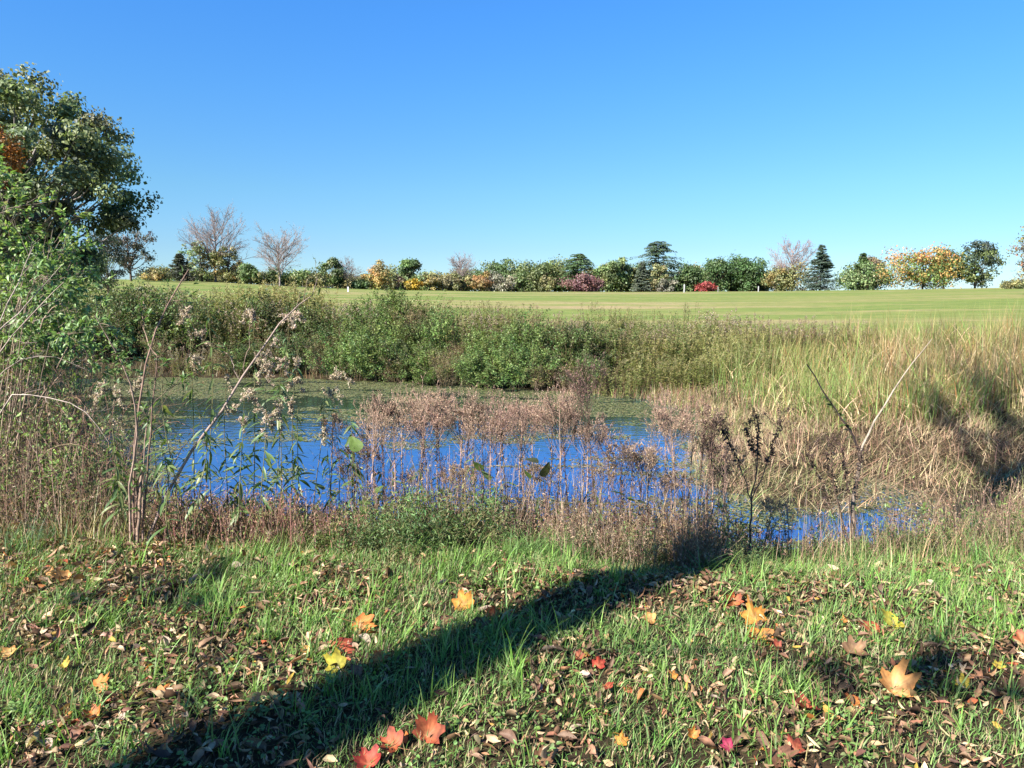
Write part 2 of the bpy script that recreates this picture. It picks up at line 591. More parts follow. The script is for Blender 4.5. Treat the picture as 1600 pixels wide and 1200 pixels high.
def leafy_meshes(h, w, lo, nblob, nleaf, ls, cols, br=0.26, flat=0.75, topcols=None, trunk_r=None, bark=BARK, depth=1.0, sparse=0.0, upright=0.0, nlimb=None, holes=0):
    """trunk mesh with limbs and crown mesh of leaf clumps; base at the origin"""
    tr = trunk_r or h * 0.022
    c0 = (h + lo) / 2; rz_ = (h - lo) / 2
    d = rnd_dir(nblob); rr = R(0.25, 1.0, nblob)[:, None] ** 0.45
    cen = d * rr * np.array([w / 2 * (1 - br * .8), w / 2 * (1 - br * .8) * depth, rz_ * (1 - br * .6)])
    if h < 14 and nlimb is None:
        lump = 1 + .22 * np.sin(np.arctan2(d[:, 1], d[:, 0]) * 2 + R(0, 6.28)) + .16 * np.sin(d[:, 2] * 5 + np.arctan2(d[:, 1], d[:, 0]) * 3 + R(0, 6.28))
        cen *= lump[:, None]; cen[:, 2] = np.clip(cen[:, 2], -rz_ * .95, rz_ * .9)
    cen[:, 2] += c0
    cen[:, :2] *= (1 + upright * (cen[:, 2:3] - c0) / rz_)
    brad = w * br * R(0.55, 1.15, nblob)
    b = MB()
    tk = smooth_line([(0, 0, -0.3), (R(-.02, .02) * h, R(-.02, .02) * h, h * .3), (R(-.04, .04) * w, R(-.04, .04) * w, h * .62), (0, 0, h * 0.9)], 8)
    b.tubes(tk[None], rad(1, 8, tr, tr * .25), bark, 7)
    n = nblob; K = 5
    t = np.clip((cen[:, 2] / h) * R(0.45, 0.8, n), 0.12, 0.85)
    st = np.stack([np.interp(t, np.linspace(0, 1, 8), tk[:, q]) for q in range(3)], 1)
    tt = np.linspace(0, 1, K)[None, :, None]
    lines = st[:, None] * (1 - tt) + cen[:, None] * tt + np.sin(tt * PI) * np.array([0, 0, -0.06]) * w + rng.normal(0, 0.012 * w, (n, K, 3)) * np.sin(tt * PI)
    if nlimb: lines = lines[:nlimb]; n = nlimb
    b.tubes(lines, rad(n, K, tr * .35, tr * .06), bark, 4)
    trunk = b.build('trunk', M_BARK)
    per = nleaf // nblob
    idx = np.repeat(np.arange(nblob), per); m = len(idx)
    dd = rnd_dir(m); q = R(0, 1, m) ** 0.4
    sc3 = np.array([1, 1, flat])
    P = cen[idx] + dd * (q * brad[idx])[:, None] * sc3 * (1 + np.clip(0.2 * rng.normal(size=(m, 1)), -.4, .4))
    Nn = unit(dd * 0.8 + np.array([0, 0, 0.5]) + rng.normal(0, 0.45, (m, 3)))
    D = unit(np.cross(Nn, rnd_dir(m)) + np.array([0, 0, -0.35]))
    bc = tint(cols, nblob, 0.2)
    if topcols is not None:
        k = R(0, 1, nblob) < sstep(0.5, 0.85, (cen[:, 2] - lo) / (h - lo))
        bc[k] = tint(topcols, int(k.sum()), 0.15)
    c = bc[idx] * (1 + rng.normal(0, 0.2, (m, 1)))
    c = np.where(R(0, 1, (m, 1)) < 0.12, tint(cols, m, 0.3), c)
    if holes:
        hn = vnoise(P[:, 0] * holes, P[:, 2] * holes, 7) * .5 + vnoise(P[:, 1] * holes + 30, P[:, 2] * holes + 9, 8) * .5
        k = hn > .34
        P, D, Nn, c = P[k], D[k], Nn[k], c[k]; m = len(P)
    L = ls * R(0.6, 1.3, m)
    b = MB(); b.leaves(P, D, Nn, L, L * R(0.6, 0.9, m), np.clip(c, .004, .8), 0.15, 0.1)
    return trunk, b.build('crown', M_CROWN)


def bare_meshes(h, w, col=(0.23, 0.185, 0.175), leafc=None, nl=900, ls=0.2, low=0.25):
    tr = h * 0.02
    tk = smooth_line([(0, 0, -.3), (0.01 * h, 0, h * .3), (-.02 * h, .02 * h, h * .6), (0, 0, h * .98)], 8)[None]
    b = MB(); b.tubes(tk, rad(1, 8, tr, tr * .15), col, 6)
    l1, _, t1 = children(tk, 34, low * .8, .88, 0.66 * w / h * 1.15, 56, 0.45, .1, 6, 0.55)
    b.tubes(l1, rad(len(l1), 6, tr * .45, tr * .1), col, 4)
    l2, _, _ = children(l1, 9, .2, .95, 0.5, 40, 0.3, .12, 5)
    b.tubes(l2, rad(len(l2), 5, tr * .16, tr * .05), col, 3)
    l3, _, _ = children(l2, 9, .15, 1.0, 0.5, 42, 0.2, .14, 4)
    b.tubes(l3, rad(len(l3), 4, tr * .07, tr * .03), np.array(col) * 1.1, 3)
    trunk = b.build('trunk', M_BARK)
    P, T, _ = along(l3, max(1, nl // len(l3) + 1)); k = rng.permutation(len(P))[:nl]; P = P[k]; T = T[k]; m = len(P)
    c = tint(leafc or [(0.2, 0.13, 0.09)], m, 0.25)
    b = MB(); b.leaves(P, unit(T + rnd_dir(m)), rnd_dir(m), ls * R(.5, 1.2, m), ls * .6, c)
    return trunk, b.build('crown', M_CROWN)


def spruce_meshes(h, w, cols, nb=170, ls=0.35, droop=0.25, lo=0.04, power=1.0, irregular=0.12):
    tr = h * 0.016
    tk = np.array([[0, 0, -0.3], [0, 0, h * .35], [0, 0, h * .7], [0, 0, h]])[None].astype(float)
    b = MB(); b.tubes(tk, rad(1, 4, tr, tr * .1), BARK, 6)
    z = np.sort(lo * h + (h * .99 - lo * h) * R(0, 1, nb) ** 0.85)
    az = R(0, 2 * PI, nb)
    L = w / 2 * np.clip(1 - (z / h), 0.015, 1) ** power * (1 + rng.normal(0, irregular, nb)) + 0.1
    K = 5; t = np.linspace(0, 1, K)[None, :, None]
    dirh = np.stack([np.cos(az), np.sin(az), np.zeros(nb)], 1)[:, None]
    ln = L[:, None, None]
    lines = dirh * ln * t + np.array([0, 0, 1.0]) * (-droop * ln * t + droop * 0.8 * ln * t ** 2.5)
    lines[:, :, 2] += z[:, None]
    b.tubes(lines, rad(nb, K, tr * .3, tr * .05), BARK, 3)
    trunk = b.build('trunk', M_BARK)
    P, T, ix = along(lines, 44, 0.08, 1.0); m = len(P)
    lf = L[ix]
    side = unit(np.cross(T, np.array([0, 0, 1.0])))
    P = P + side * (R(-1, 1, m) * lf * 0.16)[:, None] + np.array([0, 0, 1]) * (-np.abs(rng.normal(0, .05, m)) * lf)[:, None]
    D = unit(T + side * R(-.9, .9, m)[:, None] + np.array([0, 0, -.3]))
    Nn = unit(np.array([0, 0, 1.0]) + rng.normal(0, .4, (m, 3)))
    b = MB(); b.leaves(P, D, Nn, ls * R(.6, 1.3, m), ls * .35, tint(cols, m, .25), 0.1, 0.1)
    return trunk, b.build('crown', M_CROWN)


def place_tree(meshes, px, D, label, cat='tree', name='tree', group='trees along the far edge of the field', rz=None, scale=1.0, sink=0.0):
    p = on_ground(px, D); p[2] -= sink
    e = empty(name, p, R(0, 6.28) if rz is None else rz, label, cat, group)
    for nm, me in zip(('trunk', 'crown'), meshes):
        obj(nm, me, e)
    e.scale = (scale,) * 3
    return e


G_MID = [(0.115, 0.165, 0.06), (0.095, 0.145, 0.055), (0.135, 0.17, 0.065)]  # crown greens lightened and greyed, slight distance haze put into their colour
G_DARK = [(0.06, 0.10, 0.04), (0.07, 0.115, 0.045), (0.085, 0.12, 0.05)]
G_OLIVE = [(0.18, 0.185, 0.075), (0.15, 0.16, 0.07), (0.21, 0.195, 0.085)]
G_LIGHT = [(0.17, 0.22, 0.09), (0.145, 0.20, 0.08), (0.2, 0.235, 0.11)]
YEL = [(0.36, 0.27, 0.11), (0.29, 0.24, 0.10), (0.24, 0.22, 0.10)]
ORG = [(0.40, 0.15, 0.04), (0.34, 0.12, 0.05), (0.42, 0.20, 0.06)]
SPR = [(0.05, 0.075, 0.05), (0.065, 0.09, 0.06), (0.04, 0.06, 0.038)]


def far_tree(kind, x0, x1, top, D, cols, label, lo=0.12, name='tree', cat='tree', **kw):
    """x0,x1,top: photo pixels of the crown"""
    px = (x0 + x1) / 2
    p = on_ground(px, D)
    h = (W(px, top, D)[2] - p[2]) * 1.07; w = (x1 - x0) / FPX * D * 1.12
    ls = kw.pop('ls', D * 0.0026)
    if kind == 'leafy':
        n = int(np.clip(w * h * 80, 1500, 6500))
        kw.setdefault('holes', 1.1 if h > 5 else 0)
        kw.setdefault('br', .2)
        ms = leafy_meshes(h, w, h * lo, kw.pop('nb', max(22, int(n / 80))), kw.pop('nleaf', int(n * 1.2)), ls, cols, **kw)
    elif kind == 'bare':
        ms = bare_meshes(h, w, leafc=cols, **kw)
    elif kind == 'spruce':
        ms = spruce_meshes(h, w, cols, ls=ls * 1.3, **kw)
    return place_tree(ms, px, D, label, cat, name)


# tree line from left to right
far_tree('leafy', 182, 248, 358, 118, [(0.08, .08, .06), (.05, .06, .04), (.12, .10, .09)], 'thin greyish half-bare tree just right of the big oak', lo=.15, nb=60, nleaf=3600, br=.15, sparse=.5)
far_tree('leafy', 232, 275, 421, 128, YEL + G_OLIVE, 'low yellowish bush right of the greyish half-bare tree', .0, 'shrub', 'shrub')
far_tree('spruce', 268, 314, 398, 135, [(.07, .085, .065), (.09, .10, .08)], 'dark ragged spruce at the left foot of the tall bare-topped tree', irregular=.3)
far_tree('bare', 292, 398, 356, 140, [(.14, .11, .10)], 'tall tree with a bare purplish top, first from the left', name='bare_tree', low=.35, nl=800)
far_tree('leafy', 292, 356, 378, 138, G_OLIVE + G_LIGHT, 'olive-green tree under the first bare-topped tree', .0, nb=60, nleaf=3400, br=.12, sparse=.5)
far_tree('leafy', 336, 392, 386, 139, G_OLIVE + [(.3, .23, .09)], 'yellowing green tree right under the bare-topped crown', .0, nb=60, nleaf=3000, br=.12, sparse=.5)
far_tree('leafy', 383, 412, 414, 136, G_MID, 'small dark green rounded tree between the two bare trees', .0)
far_tree('bare', 400, 486, 376, 134, [(.2, .15, .06), (.2, .12, .09)], 'spreading bare tree with open limbs, second from the left', name='bare_tree', low=.22, nl=600)
far_tree('leafy', 478, 514, 426, 138, YEL + G_OLIVE, 'yellow-green bush right of the spreading bare tree', .0, 'shrub', 'shrub')
far_tree('leafy', 502, 545, 404, 150, G_DARK + G_MID, 'dark green tree with a pale bare neighbour on its right', .05, nb=26)
far_tree('bare', 528, 565, 412, 151, [(.18, .12, .1)], 'small pale bare tree beside the dark green one', name='bare_tree', nl=400)
far_tree('leafy', 552, 582, 437, 152, G_DARK, 'low dark green shrub left of the golden tree', .0, 'shrub', 'shrub')
far_tree('leafy', 570, 618, 410, 154, YEL + [(.42, .22, .08)], 'golden yellow tree with thin top at the left of the tree line', .0, nb=36, br=.2)
far_tree('leafy', 625, 661, 405, 156, G_MID + [(.10, .11, .07)], 'small airy green tree on a thin trunk above an orange shrub', .42, nb=26, br=.22)
far_tree('leafy', 618, 650, 433, 158, [(.16, .12, .09), (.1, .09, .05)], 'brownish shrub left under the small airy tree', .0, 'shrub', 'shrub')
far_tree('leafy', 638, 664, 436, 155, [(.42, .24, .04), (.2, .17, .04)], 'small orange-yellow shrub under the airy green tree', .0, 'shrub', 'shrub')
far_tree('leafy', 660, 690, 431, 157, YEL + G_OLIVE, 'yellow-green shrub right of the orange-yellow one', .0, 'shrub', 'shrub')
far_tree('leafy', 682, 722, 427, 160, [(.24, .2, .12), (.19, .19, .09)], 'dull brown-green thicket in the low part of the tree line', .0, 'shrub', 'shrub')
far_tree('bare', 696, 745, 408, 166, [(.2, .15, .12)], 'faint bare tree over the low thicket', name='bare_tree', nl=300)
far_tree('leafy', 716, 744, 430, 162, G_OLIVE + [(.2, .13, .06)], 'olive shrub in the low thicket', .0, 'shrub', 'shrub')
far_tree('leafy', 738, 766, 427, 158, [(.34, .2, .09), (.24, .17, .07)], 'pale orange shrub left of the green tree pair', .0, 'shrub', 'shrub')
far_tree('leafy', 748, 810, 408, 172, G_MID + [(.09, .11, .06)], 'broad green tree behind a pale grey bush', .05, nb=40)
far_tree('leafy', 756, 802, 431, 160, [(.24, .22, .17), (.2, .19, .14)], 'pale greyish bush before the broad green tree', .0, 'shrub', 'shrub')
far_tree('leafy', 798, 828, 428, 163, G_MID, 'low green shrub between two green trees', .0, 'shrub', 'shrub')
far_tree('leafy', 812, 876, 403, 170, G_LIGHT + G_MID, 'rounded light green tree left of the pine', .0, nb=46)
far_tree('leafy', 840, 872, 433, 160, G_OLIVE, 'olive rounded bush under the light green tree', .0, 'shrub', 'shrub')
far_tree('spruce', 870, 932, 400, 168, [(.09, .14, .06), (.11, .16, .07)], 'full green pine right of the rounded light green tree', name='pine_tree', power=.45, nb=200, irregular=.22, droop=-.2)
far_tree('leafy', 884, 938, 429, 158, [(.15, .075, .09), (.19, .10, .10)], 'maroon leaved shrub before the pine', .0, 'shrub', 'shrub')
far_tree('leafy', 927, 962, 407, 164, G_LIGHT + G_MID, 'narrow green tree, left one of a touching pair', .02, nb=34)
far_tree('leafy', 950, 984, 402, 166, G_LIGHT + G_MID, 'narrow green tree, right one of a touching pair', .02, nb=34)
far_tree('leafy', 972, 1004, 417, 168, G_OLIVE + G_MID, 'olive green tree left of the tall dark pine', .0)
far_tree('spruce', 988, 1060, 382, 170, [(.065, .10, .055), (.085, .12, .07)], 'tallest dark pine with layered ragged branches', name='pine_tree', power=.4, nb=150, irregular=.3, lo=.25, droop=-.25)
far_tree('spruce', 984, 1014, 412, 160, [(.14, .17, .13)], 'small grey-blue spruce before the tall dark pine', name='spruce_tree')
far_tree('leafy', 1010, 1040, 412, 161, G_OLIVE, 'olive tree before the trunk of the tall dark pine', .0)
far_tree('leafy', 1020, 1052, 437, 158, [(.15, .15, .11)], 'low pale grey bush under the tall dark pine', .0, 'shrub', 'shrub')
far_tree('leafy', 1044, 1096, 411, 170, [(.07, .12, .045), (.09, .14, .05)], 'dark green oak, left of a dense row of three', .0, nb=46)
far_tree('leafy', 1086, 1140, 406, 172, [(.07, .12, .045), (.085, .13, .05)], 'dark green oak, middle of a dense row of three', .0, nb=46)
far_tree('leafy', 1128, 1189, 399, 171, [(.065, .11, .04), (.08, .13, .05)], 'dark green oak, right and tallest of a dense row of three', .0, nb=56)
far_tree('leafy', 1082, 1113, 439, 155, [(.28, .07, .05), (.34, .1, .06)], 'small red bush before the dark green oaks', .0, 'shrub', 'shrub')
far_tree('leafy', 1184, 1222, 419, 168, G_MID + G_OLIVE, 'green tree left of the pinkish bare tree', .0)
far_tree('bare', 1198, 1262, 384, 160, [(.3, .14, .09), (.24, .14, .1)], 'pinkish nearly bare tree beside the pointed spruce', name='bare_tree', nl=1100)
far_tree('leafy', 1196, 1252, 416, 158, G_OLIVE + [(.2, .16, .06)], 'olive rounded tree under the pinkish bare tree', .0)
far_tree('spruce', 1246, 1302, 386, 150, [(.10, .135, .10), (.08, .115, .09)], 'pointed blue-green spruce with a broad skirt', name='spruce_tree', nb=220)
far_tree('leafy', 1304, 1388, 411, 152, G_MID + G_LIGHT, 'broad bushy green tree right of the pointed spruce', .0, nb=60)
far_tree('spruce', 1318, 1356, 398, 154, G_DARK, 'dark conifer top rising from the broad bushy tree', name='spruce_tree')
far_tree('leafy', 1340, 1372, 405, 156, [(.24, .17, .11)], 'pale brownish crown behind the broad bushy tree', .3)
far_tree('leafy', 1384, 1478, 388, 140, [(.13, .18, .05), (.18, .2, .06), (.34, .2, .07)], 'maple with green lower boughs and a bright orange-red top', .0, nb=70, topcols=[(.45, .15, .07), (.42, .2, .08)], br=.2)
far_tree('leafy', 1444, 1482, 388, 146, G_MID, 'green tree behind the right side of the orange-topped maple', .1)
far_tree('leafy', 1476, 1548, 380, 138, [(.09, .13, .04), (.12, .15, .05), (.05, .07, .05)], 'airy light green tree with sky showing through it', .02, nb=38, br=.17, sparse=.3)
far_tree('leafy', 1556, 1600, 440, 120, G_OLIVE, 'low olive bush at the right end of the tree line', .0, 'shrub', 'shrub')
far_tree('leafy', 1566, 1680, 345, 80, [(.16, .13, .05), (.22, .10, .06), (.08, .07, .08), (.25, .2, .06)], 'nearer autumn tree cut off by the right edge of the photo', .05, nb=90, nleaf=7000, br=.12, sparse=.4)
# trees past the left and right edges
far_tree('leafy', -140, 20, 330, 75, G_MID, 'green tree behind the big oak at the far left', .0, nb=60, ls=.22)
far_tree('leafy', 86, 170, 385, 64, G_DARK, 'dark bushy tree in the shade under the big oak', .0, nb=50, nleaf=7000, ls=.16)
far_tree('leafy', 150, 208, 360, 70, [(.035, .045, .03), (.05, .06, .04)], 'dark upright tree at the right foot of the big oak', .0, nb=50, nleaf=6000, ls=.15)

rng = np.random.default_rng(109)
# the big oak on the left
def big_oak():
    D = 45; px = 28
    p = on_ground(px, D)
    h = W(px, 106, D)[2] - p[2]; w = 415 / FPX * D
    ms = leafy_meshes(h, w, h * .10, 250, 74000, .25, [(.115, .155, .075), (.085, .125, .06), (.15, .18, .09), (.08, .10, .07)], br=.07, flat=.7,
                      trunk_r=.42, bark=BARKG, topcols=[(.15, .18, .08), (.18, .19, .1)], nlimb=140, holes=.7)  # topcols: sunlit crown top put into the leaf colour as lighter olive
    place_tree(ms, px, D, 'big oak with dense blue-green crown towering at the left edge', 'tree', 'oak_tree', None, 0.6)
    D = 34; p = on_ground(8, D)
    h = W(8, 185, D)[2] - p[2]
    ms = leafy_meshes(h, 3.0, h * .62, 34, 7000, .12, [(.40, .15, .03), (.32, .12, .03), (.2, .1, .03)], br=.2, trunk_r=.15)
    place_tree(ms, 8, D, 'orange maple glowing before the big oak at the left edge', 'tree', 'maple_tree', None, 0)


big_oak()

rng = np.random.default_rng(110)
# the tall sycamore behind the photographer, whose trunk shades the grass
def shade_tree():
    h = 24
    tk = smooth_line([(0, 0, -.3), (0.05, 0, 4), (-.05, .1, 9), (.1, 0, 15), (0, 0, 24)], 12)[None]
    b = MB(); r = rad(1, 12, .31, .09); r[0, 0] = .42
    b.tubes(tk, r, np.array([.3, .28, .24]), 12)
    l1, _, _ = children(tk, 22, .62, .98, .26, 50, .4, .08, 7, .3)
    b.tubes(l1, rad(len(l1), 7, .09, .02), np.array([.3, .28, .24]), 6)
    l2, _, _ = children(l1, 6, .3, 1, .5, 42, .2, .12, 5)
    b.tubes(l2, rad(len(l2), 5, .02, .006), np.array([.25, .22, .18]), 3)
    e = empty('sycamore_tree', (-6.4, -2.66, 0), 0, 'tall straight sycamore behind the viewer casting the trunk shadow', 'tree')
    obj('trunk', b.build('trunk', M_BARK, True), e)
    lows = np.array([[0, 0, 5.6], [0, 0, 6.6]])  # low limbs out of view, added to drop dappled shade on the grass
    ends = np.array([[-1.2, 1.3, 6.1], [1.1, -1.2, 7.7]])
    ll = np.stack([smooth_line([a_, (a_ + b_) / 2 + np.array([0, 0, .2]), b_], 7) for a_, b_ in zip(lows, ends)])
    lb = MB(); lb.tubes(ll, rad(2, 7, .03, .008), np.array([.3, .28, .24]), 5)
    lc, _, _ = children(ll, 5, .6, 1, .35, 45, .2, .15, 5); lb.tubes(lc, rad(len(lc), 5, .008, .003), np.array([.25, .22, .18]), 3)
    obj('limb', lb.build('limb', M_BARK, True), e)
    P, T, _ = along(l2, 24); P2, T2, _ = along(lc, 7); P = np.concatenate([P, P2]); T = np.concatenate([T, T2]); m = len(P)
    b = MB(); b.leaves(P, unit(T + rnd_dir(m)), unit(rnd_dir(m) + np.array([0, 0, .8])), R(.10, .18, m), .14, tint([(.1, .12, .03), (.3, .16, .04)], m))
    obj('crown', b.build('crown', M_CROWN), e)


shade_tree()

# the low hedgerow that closes the gaps of the tree line
HEDGE = ['soft green hedgerow bush behind the tree line, ' + q for q in ['leftmost'] + [o + ' from the left' for o in
         'second third fourth fifth sixth seventh eighth ninth tenth eleventh twelfth thirteenth fourteenth fifteenth sixteenth seventeenth eighteenth nineteenth twentieth twenty-first twenty-second twenty-third twenty-fourth twenty-fifth twenty-sixth twenty-seventh twenty-eighth twenty-ninth thirtieth thirty-first thirty-second thirty-third thirty-fourth thirty-fifth thirty-sixth thirty-seventh thirty-eighth thirty-ninth fortieth forty-first forty-second'.split()]]
for k_, x_ in enumerate(np.concatenate([np.arange(246, 496, 28), np.arange(496, 1200, 23)])):
    far_tree('leafy', x_ - 26, x_ + 26, float(np.interp(x_, [240, 400, 560], [422, 426, 428])) + R(-9, 7), 178 if x_ > 495 else 150, [G_OLIVE, G_MID + G_OLIVE, G_LIGHT, YEL + G_OLIVE][int(rng.integers(0, 4))],
             HEDGE[k_], .0, 'shrub', 'shrub')
# fence posts and a marker at the far side of the field
def post(px, D, top, wpx, colr, label):
    p = on_ground(px, D); hh = W(px, top, D)[2] - p[2]; w = wpx / FPX * D / 2
    b = MB()
    z = np.array([0, .06, hh - w * .9, hh]) ; rr = np.array([w, w, w, w * .35])
    z[0] = -.2
    b.tubes(np.stack([np.zeros(4), np.zeros(4), z], 1)[None], rr[None], colr, 8)
    obj('fence_post', b.build('fence_post', M_BARK), loc=p, label=label, cat='post', group='posts at the far side of the field')


post(1065, 130, 444, 2.4, np.array([.27, .27, .26]), 'pale grey post left of the small red bush across the field')
post(1117, 132, 448, 1.4, np.array([.2, .19, .17]), 'thin post just right of the small red bush across the field')
post(1179, 132, 447, 1.8, np.array([.27, .27, .26]), 'grey post below the right end of the dark oaks')
post(548, 110, 448, 2.2, np.array([.75, .75, .75]), 'small white marker post below the pale bare tree')

rng = np.random.default_rng(101)
# ------------------------------------------------------------------ far bank thicket
def put(meshes, names, x, y, name, label, cat, group=None, rz=None, scale=1.0, dz=0.0, tilt=0.0):
    e = empty(name, (x, y, gz(x, y) + dz), R(0, 6.28) if rz is None else rz, label, cat, group)
    if tilt: e.rotation_euler = (R(-tilt, tilt), R(-tilt, tilt), e.rotation_euler.z)
    e.scale = (scale,) * 3 if np.isscalar(scale) else scale
    for nm, me in zip(names, meshes): obj(nm, me, e)
    return e


def bush_meshes(h, w, nst, nleaf, ls, cols, aspect=0.6, lean=22, stemc=(.12, .085, .05), seed_cols=None):
    """many-stemmed bush: stems, side shoots, leaves set along them"""
    n = nst
    az = R(0, 2 * PI, n); r0 = w * .12 * np.sqrt(R(0, 1, n))
    b0 = np.stack([np.cos(az) * r0, np.sin(az) * r0, np.full(n, -.1)], 1)
    az2 = az + rng.normal(0, .4, n); L = h * R(.6, 1.08, n); th = np.radians(np.abs(rng.normal(lean * .6, lean, n)))
    K = 6; pos = b0; out = [pos]
    for k in range(K - 1):
        a = th * (0.55 + 0.9 * k / K)
        pos = pos + (L / (K - 1))[:, None] * np.stack([np.cos(az2) * np.sin(a), np.sin(az2) * np.sin(a), np.cos(a)], 1) + rng.normal(0, .02 * h, (n, 3))
        out.append(pos)
    S = np.stack(out, 1)
    b = MB(); b.tubes(S, rad(n, K, .008 * h, .002 * h), np.array(stemc), 3)
    C, _, _ = children(S, 6, .15, 1.0, .38, 45, .5, .15, 5)
    b.tubes(C, rad(len(C), 5, .003 * h, .001 * h), np.array(stemc), 3)
    stems = b.build('stems', M_BARK)
    per = max(1, nleaf // len(C))
    P, T, ix = along(C, per, 0.0, 1.0); m = len(P)
    P = P + rng.normal(0, ls * .8, (m, 3)); P[:, 2] = np.maximum(P[:, 2], .02)
    D = unit(T * .5 + rnd_dir(m)); Nn = unit(np.array([0, 0, .9]) + rng.normal(0, .6, (m, 3)))
    cc = tint(cols, len(C), .22)
    c = cc[ix] * (1 + rng.normal(0, .15, (m, 1)))
    Ls = ls * R(.6, 1.35, m)
    b = MB(); b.leaves(P, D, Nn, Ls, Ls * aspect, np.clip(c, .004, .8), .15, .1)
    if seed_cols is not None:
        P, T, ix = along(C[rng.permutation(len(C))[:len(C) // 3]], 8, .75, 1.0); m = len(P)
        b.leaves(P + rng.normal(0, ls * .5, (m, 3)), rnd_dir(m), rnd_dir(m), ls * .5, ls * .35, tint(seed_cols, m))
    return stems, b.build('foliage', M_CROWN)


def plume_meshes(h, w, nst, cols, per=46, ll=.09, topc=None, stemc=(.1, .09, .04)):
    """a stand of upright stems thick with narrow leaves, tops feathery"""
    n = nst
    az = R(0, 2 * PI, n); r0 = w * .5 * np.sqrt(R(0, 1, n))
    b0 = np.stack([np.cos(az) * r0, np.sin(az) * r0, np.full(n, -.1)], 1)
    L = h * R(.65, 1.05, n) * (1 - .25 * (r0 / (w * .5)) ** 2); th = np.abs(rng.normal(.05, .08, n))
    K = 6; pos = b0; out = [pos]
    for k in range(K - 1):
        a = th * (.4 + 1.2 * k / K)
        pos = pos + (L / (K - 1))[:, None] * np.stack([np.cos(az) * np.sin(a), np.sin(az) * np.sin(a), np.cos(a)], 1) + rng.normal(0, .007 * h, (n, 3))
        out.append(pos)
    S = np.stack(out, 1)
    b = MB(); b.tubes(S, rad(n, K, .005, .002), np.array(stemc), 3)
    stems = b.build('stems', M_BARK)
    P, T, ix = along(S, per, .08, 1.0); m = len(P)
    hz = rnd_dir(m); hz[:, 2] = R(-.1, .6, m)
    D = unit(hz); f = np.clip((P[:, 2] / h), 0, 1)
    Ls = ll * R(.6, 1.2, m) * (1.15 - .7 * f)
    cc = tint(cols, n, .2)[ix]
    if topc is not None:
        k = sstep(.72, 1.0, f)[:, None] * R(.3, 1, (m, 1)); cc = cc * (1 - k) + tint(topc, m, .2) * k
    b = MB(); b.leaves(P + rng.normal(0, .01, (m, 3)), D, unit(np.array([0, 0, 1.]) + rng.normal(0, .5, (m, 3))), Ls, Ls * .28, cc * (1 + rng.normal(0, .12, (m, 1))), .1, .3)
    # feathery top branchlets
    C, _, _ = children(S, 5, .8, 1.0, .1, 55, .3, .1, 3)
    P, T, ix = along(C, 9, 0, 1); m = len(P)
    b.leaves(P, rnd_dir(m), rnd_dir(m), .03, .018, tint(topc or cols, m, .25), .1, .0)
    return stems, b.build('foliage', M_CROWN)


THICK_G = [(.125, .175, .045), (.15, .20, .06), (.10, .145, .04)]
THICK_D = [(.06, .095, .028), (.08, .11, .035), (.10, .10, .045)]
THICK_B = [(.20, .15, .08), (.14, .125, .055), (.22, .16, .09)]
THICK_O = [(.19, .20, .055), (.165, .185, .05), (.22, .215, .075)]
bush_g = [bush_meshes(1.9, 2.2, 26, 5200, .075, THICK_G) for _ in range(3)]
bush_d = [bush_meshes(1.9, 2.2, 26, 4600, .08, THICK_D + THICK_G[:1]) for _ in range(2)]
bush_b = [bush_meshes(1.4, 1.8, 24, 2600, .05, THICK_B + THICK_O[:1], .4, seed_cols=[(.2, .15, .1)]) for _ in range(2)]
plume_o = [plume_meshes(1.7, 1.7, 52, THICK_O, topc=[(.29, .27, .09), (.34, .29, .14)]) for _ in range(3)]
plume_g = [plume_meshes(1.7, 1.7, 52, THICK_G + THICK_O, topc=[(.27, .22, .12), (.2, .22, .08)]) for _ in range(2)]
plume_b = [plume_meshes(1.5, 1.5, 46, THICK_B + THICK_O, topc=[(.3, .22, .16), (.34, .27, .2)]) for _ in range(2)]
KIND = {'g': (bush_g, 1.9, 'bush', 'leafy green bush'), 'd': (bush_d, 1.9, 'bush', 'dark green bush'), 'b': (bush_b, 1.4, 'bush', 'brownish dying bush'),
        'o': (plume_o, 1.7, 'goldenrod_clump', 'olive-yellow goldenrod clump'), 'p': (plume_g, 1.7, 'goldenrod_clump', 'green goldenrod clump'),
        'r': (plume_b, 1.5, 'weed_clump', 'brown-topped weed clump')}
